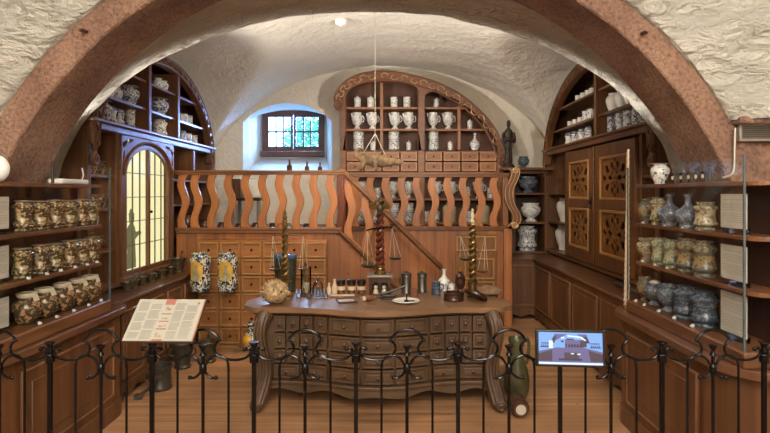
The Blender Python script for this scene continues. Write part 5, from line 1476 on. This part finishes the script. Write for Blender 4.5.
childof(rl, MB(Ml).lathe([(.012, .018), (.016, .028), (.01, .036), (0, .038)], 14), 'knob', 'turned_dark_wood')
bs = MB()
rows = []
for i in range(13):
    th = PI * i / 12; row = []
    for j in range(26):
        ph = 2 * PI * j / 26
        d_ = Vector((math.sin(th) * math.cos(ph), math.sin(th) * math.sin(ph), -math.cos(th)))
        q = 1 + .22 * noise.noise(d_ * 2.3 + Vector((3, 1, 0))) + .06 * noise.noise(d_ * 8)
        row.append(bs.v((d_.x * .105 * q, d_.y * .07 * q, max(0.0, .038 + d_.z * .042 * q))))
    rows.append(row)
for a, b2 in zip(rows, rows[1:]):
    for j in range(26): bs.f([a[j], a[(j + 1) % 26], b2[(j + 1) % 26], b2[j]])
bmesh.ops.remove_doubles(bs.bm, verts=bs.bm.verts[:], dist=0.0003)
so = bs.build('burlap_sack', 'burlap', angle=80); so.location = at(489, 295.2); tag(so, 'slumped brown burlap sack at the far desk corner', 'sack')

# ------------------------------------------------------------------ on the floor and low shelves
gt = thing('glass_stand', 'clear glass display stand holding two painted majolica albarelli', 'stand', (-1.77, 5.43, 0))
MB().box(-2.03, -1.52, 5.26, 5.64, .604, .614).build('glass_top', 'pane_glass', gt)
for x in (-2.025, -1.86, -1.70, -1.525): MB().box(x - .004, x + .004, 5.27, 5.63, 0.0, .604).build('glass_leg', 'pane_glass', gt)
MB().box(-2.02, -1.53, 5.28, 5.62, .20, .206).build('glass_shelf', 'pane_glass', gt)
def majolica():
    o = MB().lathe([(0, 0), (.084, 0), (.088, .01), (.082, .03), (.10, .06), (.104, .09), (.094, .14), (.092, .20), (.098, .27), (.104, .31), (.096, .338), (.076, .352), (.074, .366), (.088, .376), (.085, .384), (.072, .384), (.068, .36), (0, .355)], 36).build('painted_albarello', 'majolica', angle=60)
    rad = lambda z: (.094 + .010 * ((z - .18) / .13) ** 2) + .0018
    def patch(a0, zc, ra, rz_, dr, n=16, k=5):
        mb = MB(); c = mb.v(((rad(zc) + dr) * math.cos(a0), (rad(zc) + dr) * math.sin(a0), zc)); prev = [c] * n
        for q in range(1, k + 1):
            cur = []
            for i in range(n):
                t = 2 * PI * i / n; a = a0 + ra * q / k * math.cos(t); z = zc + rz_ * q / k * math.sin(t)
                cur.append(mb.v(((rad(z) + dr) * math.cos(a), (rad(z) + dr) * math.sin(a), z)))
            for i in range(n):
                j = (i + 1) % n
                mb.f([c, cur[i], cur[j]] if q == 1 else [prev[i], cur[i], cur[j], prev[j]])
            prev = cur
        return mb
    a0 = -PI / 2 - .1
    childof(o, patch(a0, .205, .80, .108, .001), 'yellow_medallion', 'majolica_yellow')
    childof(o, patch(a0 + .05, .165, .40, .055, .0022), 'painted_bust', 'majolica_figure')
    childof(o, patch(a0 + .05, .245, .22, .028, .0022), 'painted_head', 'majolica_figure')
    return o
inst('maj', majolica, (PXX(200.5, 5.44), 5.44, .615), 'painted albarello with yellow portrait medallion, beside the mortar shelf', 'albarello', 'two painted albarelli on the glass stand', rz=-.1)
inst('maj', majolica, (PXX(227.5, 5.44), 5.44, .615), 'painted albarello with yellow portrait medallion, nearer the desk', 'albarello', 'two painted albarelli on the glass stand', rz=.15)
yj = thing('painted_vase', 'round yellow and blue painted vase on the floor behind the desk leg', 'vase', (-1.40, 5.5, 0))
childof(yj, MB().lathe([(0, 0), (.05, 0), (.055, .01), (.09, .06), (.10, .11), (.085, .16), (.05, .19), (.045, .25), (.06, .27), (.055, .28), (.045, .27), (0, .24)], 26), 'body', 'majolica')
childof(yj, MB().ball((-.02, -.035, .11), .078, 18, .9, .9, .9), 'yellow_medallion', 'majolica_yellow')
# mortars on the low cabinet under the leaded window
MORT = [(0, 0), (.62, 0), (.66, .08), (.55, .14), (.62, .3), (.72, .7), (.95, .92), (1, .97), (.98, 1), (.82, .97), (.62, .4), (0, .3)]
def mortar_maker(r, h, mat):
    def mk():
        o = MB().lathe(scaled(MORT, h, r), 20).build('mortar', mat)
        for a in (0, PI): childof(o, MB().tube([(r * .66 * math.cos(a), 0, h * .45), (r * .98 * math.cos(a), 0, h * .52), (r * .95 * math.cos(a), 0, h * .72), (r * .75 * math.cos(a), 0, h * .74)], r * .09, 6), 'handle', mat)
        childof(o, MB().tube([(0, 0, h * .35), (r * .35, r * .2, h * 1.15), (r * .5, r * .28, h * 1.45)], [r * .16, r * .09, r * .14], 8), 'pestle', mat)
        return o
    return mk
for i, px in enumerate((127, 133.5, 142, 151.5, 161.5, 171)):
    x = -2.20; d = x * F / (px - CX)
    inst('mort', mortar_maker(.062, .095, 'bronze'), (x, d, .781), f'small bronze mortar, {ORD[i]} from the counter end under the lit window', 'mortar', 'small bronze mortars under the lit window', rz=i * 1.1, scale=0.82)
inst('mortbig', mortar_maker(.085, .15, 'bronze'), (-2.19, 5.58, .781), 'largest bronze mortar at the gallery end of the mortar row', 'mortar', rz=.4)
# floor mortars and iron pots under the board
inst('flmort', mortar_maker(.115, .24, 'cast_iron'), (-1.90, 4.95, 0.0005), 'wide iron mortar on the floor under the information board', 'mortar', rz=.3)
inst('flmort2', mortar_maker(.10, .20, 'bronze'), (-1.72, 5.12, 0.0005), 'smaller bronze mortar on the floor beside the wide iron mortar', 'mortar', rz=1.2)
o = MB().lathe([(0, 0), (.09, 0), (.094, .02), (.086, .03), (.084, .16), (.092, .17), (.092, .19), (.08, .19), (.076, .05), (0, .04)], 22).build('iron_pot', 'cast_iron'); o.location = (-1.88, 4.42, 0.0005)
tag(o, 'straight-sided iron pot on the floor beside the long counter', 'pot')
childof(o, MB().tube([(-.085, 0, .12), (-.12, 0, .11), (-.12, 0, .07), (-.085, 0, .06)], .009, 6), 'handle', 'cast_iron')
o = thing('iron_crank', 'bent iron crank tool leaning by the counter foot', 'tool', (-1.90, 4.22, 0.001), 0.3)
childof(o, MB().tube([(-.06, 0, .02), (.0, 0, .06), (.05, 0, .10), (.06, 0, .14), (.10, 0, .16)], .012, 8), 'crank', 'cast_iron')
childof(o, MB().box(-.09, -.03, -.03, .03, 0, .03), 'foot', 'cast_iron', .004)
# green jug and small keg by the desk leg
jg = thing('green_jug', 'tall green glazed jug with loop handle standing beside the desk leg', 'jug', (0.985, 4.2, 0))
childof(jg, MB().lathe([(0, 0), (.066, 0), (.07, .01), (.094, .08), (.098, .15), (.084, .24), (.058, .31), (.05, .40), (.066, .46), (.06, .475), (.042, .43), (0, .40)], 26), 'body', 'green_glaze')
childof(jg, MB().tube(catmull([(.04, 0, .43), (.075, 0, .47), (.095, 0, .43), (.09, 0, .33), (.075, 0, .27)], 4), .013, 8), 'handle', 'green_glaze')
kg = thing('keg', 'little brown keg with white paper disc lying before the green jug', 'keg', (0.925, 3.90, 0))
Mk = Matrix.Translation((0, 0, .069)) @ Matrix.Rotation(PI / 2, 4, 'X') @ Matrix.Scale(1.22, 4)
childof(kg, MB(Mk).lathe([(0, -.07), (.042, -.07), (.054, -.03), (.056, 0), (.054, .03), (.042, .07), (0, .07)], 22), 'barrel', 'brown_glaze')
childof(kg, MB(Mk).lathe([(0, .071), (.030, .071), (.030, .074), (0, .074)], 20), 'paper_disc', 'card')
for z_ in (.035, -.045):
    childof(kg, MB(Mk).lathe([(.0505, z_), (.056, z_), (.056, z_ + .01), (.0505, z_ + .01)], 22, cap=False), 'hoop', 'cast_iron')
# narwhal tusk on the counter corner
tu = thing('narwhal_tusk', 'long pale spiral tusk standing upright before the pierced doors', 'tusk', (1.69, 3.86, 0.781))
tw_ = MB()
pts = []; rr = []
for k in range(3):
    P3 = []; R3 = []
    for i in range(90):
        t = i / 89; a = 2 * PI * 9 * t + 2 * PI * k / 3; q = .0105 * (1 - .55 * t)
        P3.append((q * math.cos(a) + .012 * t, q * math.sin(a), 1.13 * t)); R3.append(.0105 * (1 - .6 * t))
    tw_.tube(P3, R3, 7)
childof(tu, tw_, 'shaft', 'old_paper')
childof(tu, MB().lathe([(0, 0), (.026, 0), (.026, .012), (.020, .02), (0, .02)], 16), 'foot', 'brass')
rd = thing('iron_syringe', 'dark iron rod tool lying on the counter under the pierced doors', 'tool', (1.98, 4.5, .781), 0)
childof(rd, MB().tube([(-.01, -.26, .028), (0, .0, .026), (.01, .26, .024)], [.024, .022, .018], 10), 'barrel', 'cast_iron')
childof(rd, MB().tube([(-.01, -.27, .028), (-.015, -.40, .03)], .010, 8).tube([(-.06, -.40, .03), (.03, -.40, .03)], .010, 8), 'plunger', 'cast_iron')

# ------------------------------------------------------------------ gallery things, statue, hanging creature, window bottles
POT = [(0, 0), (.62, 0), (.7, .05), (.95, .35), (1, .55), (.86, .8), (.7, .9), (.82, 1), (.7, 1), (.6, .88), (0, .85)]
def dark_pot(): return MB().lathe(scaled(POT, .2, .085), 18).build('dark_pot', 'turned_dark_wood')
for i, (px, sc_, d) in enumerate(((188, 1.15, 6.0), (205, .8, 6.0), (222, .62, 6.0), (239, .55, 6.0), (256, .6, 6.0), (273, .58, 6.0), (307, .55, 6.0))):
    inst('dpot', dark_pot, (PXX(px, d), d, 1.151), f'dark pot on the gallery deck behind the balusters, {ORD[i]} from the leaded window', 'pot', 'dark pots on the gallery deck', scale=sc_)
tb = thing('side_table', 'low dark table on the gallery under the small window', 'table', (-1.83, 7.15, 1.15))
TXA, TXB = PXX(233, 7.1), PXX(263, 7.1)
MB().box(TXA, TXB, 6.95, 7.35, 1.50, 1.54).build('table_top', 'turned_dark_wood', tb, .004)
for x in (TXA + .03, TXB - .03):
    for y in (6.98, 7.32): MB().box(x - .02, x + .02, y - .02, y + .02, 1.15, 1.50).build('leg', 'grey_metal', tb)
cb = thing('wooden_chest', 'small brown wooden chest standing on the gallery table', 'chest', (PXX(237.5, 7.1), 7.12, 1.54))
MB().box(PXX(233.5, 7.1), PXX(242, 7.1), 7.02, 7.25, 1.541, 1.76).build('box', 'cabinet_wood', cb, .005)
MB().box(PXX(233, 7.1), PXX(242.5, 7.1), 7.01, 7.26, 1.76, 1.785).build('lid', 'cabinet_wood', cb, .005)
wb = thing('white_basin', 'white square basin beside the small chest on the gallery table', 'basin', (PXX(254, 7.1), 7.12, 1.54))
MB().prism([(PXX(247, 7.1), 7.02), (PXX(261, 7.1), 7.02), (PXX(261, 7.1), 7.27), (PXX(247, 7.1), 7.27)], 1.541, 1.75, 'xy').build('body', 'white_ware', wb, .01)
MB().prism([(PXX(246.5, 7.1), 7.01), (PXX(261.5, 7.1), 7.01), (PXX(261.5, 7.1), 7.28), (PXX(246.5, 7.1), 7.28)], 1.745, 1.765, 'xy').build('rim', 'white_ware', wb, .006)
def sill_bottle(): 
    o = MB().lathe([(0, 0), (.034, 0), (.036, .008), (.036, .09), (.014, .115), (.012, .15), (.016, .155), (0, .155)], 16).build('sill_bottle', 'amber_glass')
    childof(o, MB().lathe([(0, .154), (.013, .154), (.014, .175), (0, .177)], 10), 'stopper', 'cork')
    return o
for i, (px, sc_) in enumerate(((289.5, 1.1), (307, .95), (320, .9))):
    inst('sill', sill_bottle, (PXX(px, 7.86), 7.86, 1.89), f'brown stoppered bottle on the window slope, {ORD[i]} from the leaded-window wall', 'bottle', 'brown bottles below the small window', scale=sc_)
# carved standing figure on the corner shelves
sf = thing('statue', 'dark carved robed figure standing on top of the corner shelves', 'statue', (PXX(508.5, 7.32), 7.32, 1.941))
mb_ = MB()
secs = [(0.05, .062, .05, 0), (.10, .066, .054, 0), (.20, .06, .05, .002), (.28, .055, .046, .004), (.34, .058, .046, .004), (.40, .066, .046, .002), (.445, .074, .046, 0), (.475, .066, .042, 0), (.495, .036, .032, 0), (.51, .022, .022, 0), (.525, .021, .022, 0), (.54, .03, .033, -.004), (.56, .034, .038, -.006), (.585, .032, .036, -.004), (.603, .02, .022, 0), (.61, .001, .001, 0)]
rings = []
for z, a, b_, yo in secs:
    rg = []
    for k in range(28):
        t = 2 * PI * k / 28
        a = a if k else a * .84
        fold = 1 + (.07 * math.cos(7 * t) if z < .30 else 0.0)
        rg.append(mb_.v((a * fold * math.cos(t), b_ * fold * math.sin(t) + yo, z)))
    rings.append(rg)
for a, b2 in zip(rings, rings[1:]):
    for k in range(28): mb_.f([a[k], a[(k + 1) % 28], b2[(k + 1) % 28], b2[k]])
mb_.f(rings[0]); mb_.f(rings[-1])
for s_ in (-1, 1):     # arms bent across the chest
    mb_.tube(catmull([(s_ * .066, -.004, .45), (s_ * .084, -.01, .39), (s_ * .078, -.03, .33), (s_ * .03, -.058, .355), (s_ * .0, -.064, .375)], 4), [.022] * 5 + [.021] * 5 + [.018] * 5 + [.014] * 2, 10)
mb_.tube([(0, -.038, .572), (0, -.046, .556), (0, -.040, .552)], [.006, .008, .005], 8)
so = childof(sf, mb_, 'figure', 'statue_bronze'); so.scale = (.94, 1, 1.06)
childof(sf, MB().lathe([(0, 0), (.085, 0), (.088, .012), (.078, .03), (.07, .05), (0, .052)], 24), 'plinth', 'statue_bronze')
md = so.modifiers.new('fuse', 'REMESH'); md.mode = 'VOXEL'; md.voxel_size = .006; md.use_smooth_shade = True
# stuffed creature on cords
hc = thing('hanging_animal', 'stuffed brown short-legged animal hanging on cords before the arched cabinet', 'stuffed animal', (PXX(380, 5.0), 5.0, 1.90))
L = MB()
def bodytube(pts, rad, n=16):
    P_ = catmull([p[:3] for p in pts], 5); R_ = []
    for i in range(len(P_)):
        t = i / 5; k = min(int(t), len(rad) - 2); q = t - k; q = q * q * (3 - 2 * q)
        R_.append(rad[k] + (rad[k + 1] - rad[k]) * q)
    return P_, R_
P_, R_ = bodytube([(-.205, 0, .035), (-.18, 0, .03), (-.12, 0, .015), (-.05, 0, .008), (.01, 0, -.005), (.07, 0, -.012), (.12, 0, -.012), (.165, 0, -.01), (.20, 0, -.015), (.215, 0, -.02)], [.012, .038, .058, .066, .060, .042, .034, .036, .026, .010])
L.tube(P_, R_, 18)
for (x, y, dx) in ((-.15, -.04, -.03), (-.15, .04, -.025), (-.05, -.05, .015), (-.05, .05, .015)):
    L.tube(catmull([(x, y * .7, -.01), (x + dx * .3, y * 1.2, -.05), (x + dx, y * 1.2, -.078), (x + dx - .018, y * 1.3, -.086)], 3), [.024, .022, .02, .018, .016, .015, .014, .014, .012, .008], 8)
L.tube(catmull([(-.195, 0, .03), (-.225, 0, .06), (-.215, 0, .095), (-.18, 0, .11), (-.155, 0, .085)], 4), [.026, .024, .022, .02, .019, .018, .017, .016, .015, .014, .013, .012, .011, .010, .009, .008, .007], 10)
ho = childof(hc, L, 'body', 'hide')
md = ho.modifiers.new('fuse', 'REMESH'); md.mode = 'VOXEL'; md.voxel_size = .007; md.use_smooth_shade = True
for s_ in (-1, 1): childof(hc, MB().ball((.165, s_ * .024, .016), .007, 8), 'eye', 'black_plastic')
cd_ = MB()
zt = 1.53
cd_.tube([(-.05, 0, .075), (-.045, 0, .25), (-.045, 0, zt)], .0022, 5).tube([(-.16, 0, .06), (-.045, 0, .25)], .0022, 5).tube([(.06, 0, .03), (-.045, 0, .25)], .0022, 5)
childof(hc, cd_, 'hanging_cord', 'cord')

# ------------------------------------------------------------------ wrought-iron railing in front
YR = 2.16
RS = YR / F
rl_ = thing('iron_railing', 'black wrought-iron railing with hoops, spears and curled scrolls across the front', 'railing', (0, YR, 0))
def rp(px, py): return ((px - 0.0) * RS, 0.0, H - (py - CY) * RS)
def rail_parts():
    out = []
    Z0 = 0.0
    def tb(pts, r, n=8, sub_=5): return MB().tube(catmull([rp(*p) for p in pts], sub_), r, n)
    m_ = MB().box(-.008, .008, -.008, .008, Z0, H - (346 - CY) * RS)
    zt = H - (346 - CY) * RS
    m_.lathe([(.012, zt), (.013, zt + .004), (.021, zt + .014), (.021, zt + .017), (0, zt + .017)], 12)
    zc_ = H - (358 - CY) * RS
    m_.lathe([(.012, zc_ - .02), (.018, zc_ - .016), (.018, zc_ + .016), (.012, zc_ + .02)], 12)
    out.append(('post', m_, .002))
    zt = H - (349 - CY) * RS
    m_ = MB().tube([(51 * RS, 0, Z0), (51 * RS, 0, zt)], .0068, 8)
    m_.lathe([(.007, zt - .03), (.014, zt - .024), (.007, zt - .012), (.008, zt - .002), (.017, zt + .012), (.017, zt + .016), (.006, zt + .018), (0, zt + .02)], 12, (51 * RS, 0, 0))
    zc_ = H - (369 - CY) * RS
    m_.lathe([(.008, zc_ - .022), (.0145, zc_ - .014), (.0145, zc_ + .014), (.008, zc_ + .022)], 12, (51 * RS, 0, 0))
    out.append(('spear', m_, 0))
    for s_ in (1, -1):
        X = lambda x: x if s_ > 0 else 102 - x
        zf = H - (372 - CY) * RS
        pts = [(X(25.5) * RS, 0, 0.0), (X(25.5) * RS, 0, zf)] + [Vector(q) for q in catmull([rp(X(25.5), 370), rp(X(26.5), 361.5), rp(X(31), 356.5), rp(X(37), 355.3), rp(X(43.5), 358), rp(X(47.5), 363.5), rp(X(50.3), 370)], 5)]
        out.append(('hoop', MB().tube(pts, .0050, 8), 0))
        sc_ = tb([(X(34.5), 340), (X(38.5), 344.5), (X(39.6), 350), (X(36.5), 355), (X(29), 358.6), (X(19), 360), (X(10), 358.5), (X(5), 355), (X(3.8), 350.5), (X(6.2), 347.8), (X(9.5), 349)], .0052)
        e_ = rp(X(9.5), 349); sc_.ball(e_, .0085, 10)
        out.append(('side_scroll', sc_, 0))
        fl = tb([(X(51), 367), (X(48), 373), (X(43), 377.5), (X(38.5), 378)], .0052); fl.ball(rp(X(38), 377.5), .009, 10)
        out.append(('curl', fl, 0))
    ar = tb([(34, 340.8), (38, 335), (44, 331), (51, 329.6), (58, 331), (64, 335), (68, 340.8)], .0055)
    ar.ball(rp(34.2, 340.5), .007, 8); ar.ball(rp(67.8, 340.5), .007, 8)
    out.append(('arch_scroll', ar, 0))
    return out
proto_parts = [childof(rl_, m_, nm, 'iron', bv) for nm, m_, bv in rail_parts()]
for i in range(-1, 8):
    x = (50 + 102 * i - CX) * RS
    for p_ in proto_parts:
        if i == -1: q = p_
        else:
            q = p_.copy(); COL.objects.link(q); q.parent = rl_
        q.location = (x, 0, 0)
# sloping information board on the railing
ib = thing('information_board', 'white printed board with a red middle column, tilted on the railing', 'board', (PXX(153, YR), YR - .03, 1.03))
pb0, pb1 = Vector((PXX(122, 2.06), 2.06, PZ(341, 2.06))), Vector((PXX(192.5, 2.06), 2.06, PZ(341.3, 2.06)))
pt0, pt1 = Vector((PXX(138.5, 2.21), 2.21, PZ(299.5, 2.21))), Vector((PXX(206.5, 2.21), 2.21, PZ(300, 2.21)))
ux = (pb1 - pb0).normalized(); uy = (pt0 - pb0); uy = (uy - ux * uy.dot(ux)); hb = uy.length; uy.normalize(); un = ux.cross(uy)
MI = Matrix((( ux.x, uy.x, un.x, pb0.x), (ux.y, uy.y, un.y, pb0.y), (ux.z, uy.z, un.z, pb0.z), (0, 0, 0, 1)))
wbd = (pb1 - pb0).length
MB(MI).box(-.002, wbd + .002, -.002, hb + .002, -.012, 0).build('backing', 'black_board', ib, .002)
MB(MI).box(0, wbd, 0, hb, 0, .002).build('sheet', 'board_paper', ib)
cx0, cx1 = wbd * .415, wbd * .56
for v0, v1 in ((.86, .995), (.62, .645), (.44, .465), (.26, .285), (.0, .035)): MB(MI).box(cx0, cx1, hb * v0, hb * v1, .002, .0028).build('red_bar', 'red_print', ib)
MB(MI).box(wbd * .985, wbd, hb * .02, hb * .98, .002, .0028).build('red_edge', 'red_print', ib)
MB(MI).prism(circ(wbd * .915, hb * .90, .006, 10), .002, .003, 'xy').build('red_emblem', 'red_print', ib)
for (u0, v0, wd, hh) in ((.445, .72, .08, .06), (.45, .735, .03, .09), (.44, .51, .10, .012), (.445, .535, .07, .012), (.44, .34, .10, .03), (.435, .32, .06, .015), (.43, .09, .05, .09), (.49, .08, .04, .05)):
    MB(MI).box(wbd * u0, wbd * (u0 + wd), hb * v0, hb * (v0 + hh), .002, .0028).build('small_picture', 'print_brown', ib)
rs = random.Random(11)
for (c0, c1, blocks) in ((.04, .20, ((.70, .93), (.46, .66), (.25, .42), (.05, .20))), (.22, .395, ((.76, .88), (.52, .72), (.28, .48), (.05, .24))), (.585, .74, ((.74, .9), (.45, .70), (.26, .42), (.05, .22))), (.76, .93, ((.70, .84), (.50, .66), (.05, .46)))):
    for b0, b1 in blocks:
        v = b1; mt = MB(MI)
        while v > b0:
            mt.box(wbd * c0, wbd * (c1 - rs.uniform(0, .03)), hb * (v - .011), hb * v, .002, .0026); v -= .026
        mt.build('text_paragraph', 'board_ink', ib)
MB().tube([(PXX(155, YR), YR - .02, .99), (PXX(157, 2.14), 2.14, 1.07)], .012, 8).build('bracket', 'iron', ib)
# tablet screen on the railing
tbt = thing('tablet_screen', 'lit tablet in black frame on the railing showing the vaulted room', 'tablet', (PXX(570, 2.09), 2.09, .92))
TX, TZ = PXX(570.3, 2.09), PZ(348.4, 2.09)
MT = Matrix.Translation((TX, 2.09, TZ)) @ Matrix.Rotation(math.radians(-8), 4, 'X') @ Matrix.Rotation(math.radians(1.5), 4, 'Y')
hwT, hhT = .1345, .070
MB(MT).box(-hwT, hwT, -.004, .012, -hhT, hhT).build('case', 'black_plastic', tbt, .005)
for nm, c, st_ in (('blue', (.22, .46, 1.0, 1), .85), ('violet', (.26, .22, .55, 1), .45), ('dark', (.05, .05, .16, 1), .25), ('white', (.75, .86, 1, 1), 1.0), ('plum', (.16, .07, .14, 1), .3)):
    emit('screen_' + nm, c, st_)
sw, sh_ = hwT - .011, hhT - .010
def scr(pts, layer): return [(p[0] * sw, p[1] * sh_) for p in pts], -.0045 - .0003 * layer
def scr_build(name, mat, polys, layer):
    for p in polys:
        q, y = scr(p, layer); MB(MT).prism(q, y, y + .0003, 'xz').build(name, mat, tbt, smooth=False)
R4 = lambda a, b_, c, d_: [(a, c), (b_, c), (b_, d_), (a, d_)]
scr_build('screen', 'screen_blue', [R4(-1, 1, -1, 1)], 0)
scr_build('screen_picture', 'screen_violet', [[(-1, -.85), (1, -.85), (1, -.2), (.45, .05), (-.45, .05), (-1, -.2)], R4(-.18, .42, .05, .55), [(-.5, .9), (-.1, .9), (-.5, .45), (-.62, .3)], [(.5, .9), (.2, .9), (.5, .5), (.62, .3)]], 1)
scr_build('screen_picture', 'screen_plum', [R4(-.2, .25, -.65, -.25), [(-1, -.8), (-.58, -.8), (-.58, -.1), (-1, -.35)], [(1, -.8), (.62, -.8), (.55, -.1), (1, -.35)], [(.3, .1), (.5, .1), (.5, .5), (.3, .5)], R4(-.08, .3, .12, .2)], 2)
scr_build('screen_picture', 'screen_dark', [[(-.62, .35), (-.5, .35), (-.45, .8), (-.55, .7)], [(.58, .35), (.46, .35), (.42, .8), (.52, .7)], R4(-.92, -.62, .28, .34), R4(-.95, -.62, .05, .11), R4(.6, .9, .3, .36), R4(.6, .95, .05, .11), R4(-.14, .1, .55, .62), R4(-.38, .35, -.75, -.62), R4(-.3, -.22, .38, .5)] + [R4(-.16 + .09 * q, -.12 + .09 * q, .08, .30) for q in range(6)] + [R4(-.92 + .06 * q, -.89 + .06 * q, .12, .22) for q in range(5)] + [R4(.64 + .06 * q, .67 + .06 * q, .12, .22) for q in range(5)] + [R4(-.17 + .1 * q, -.15 + .1 * q, -.6, -.28) for q in range(4)], 3)
scr_build('screen_picture', 'screen_white', [R4(-.68, -.56, 0.0, .48), [(-.3, .62), (-.2, .62), (-.2, .72), (-.3, .72)], R4(.0, .1, -.35, -.28), R4(.2, .3, -.38, -.3), R4(-1, 1, -1, -.88), [(-.1, .75), (.3, .68), (.45, .5), (.5, .52), (.34, .76), (-.1, .84)]], 4)
for px in (562.5,):
    MB().tube([(TX - .01, 2.10, TZ - .04), (PXX(562.5, YR), YR - .01, TZ - .06)], .014, 8).build('bracket', 'iron', tbt)
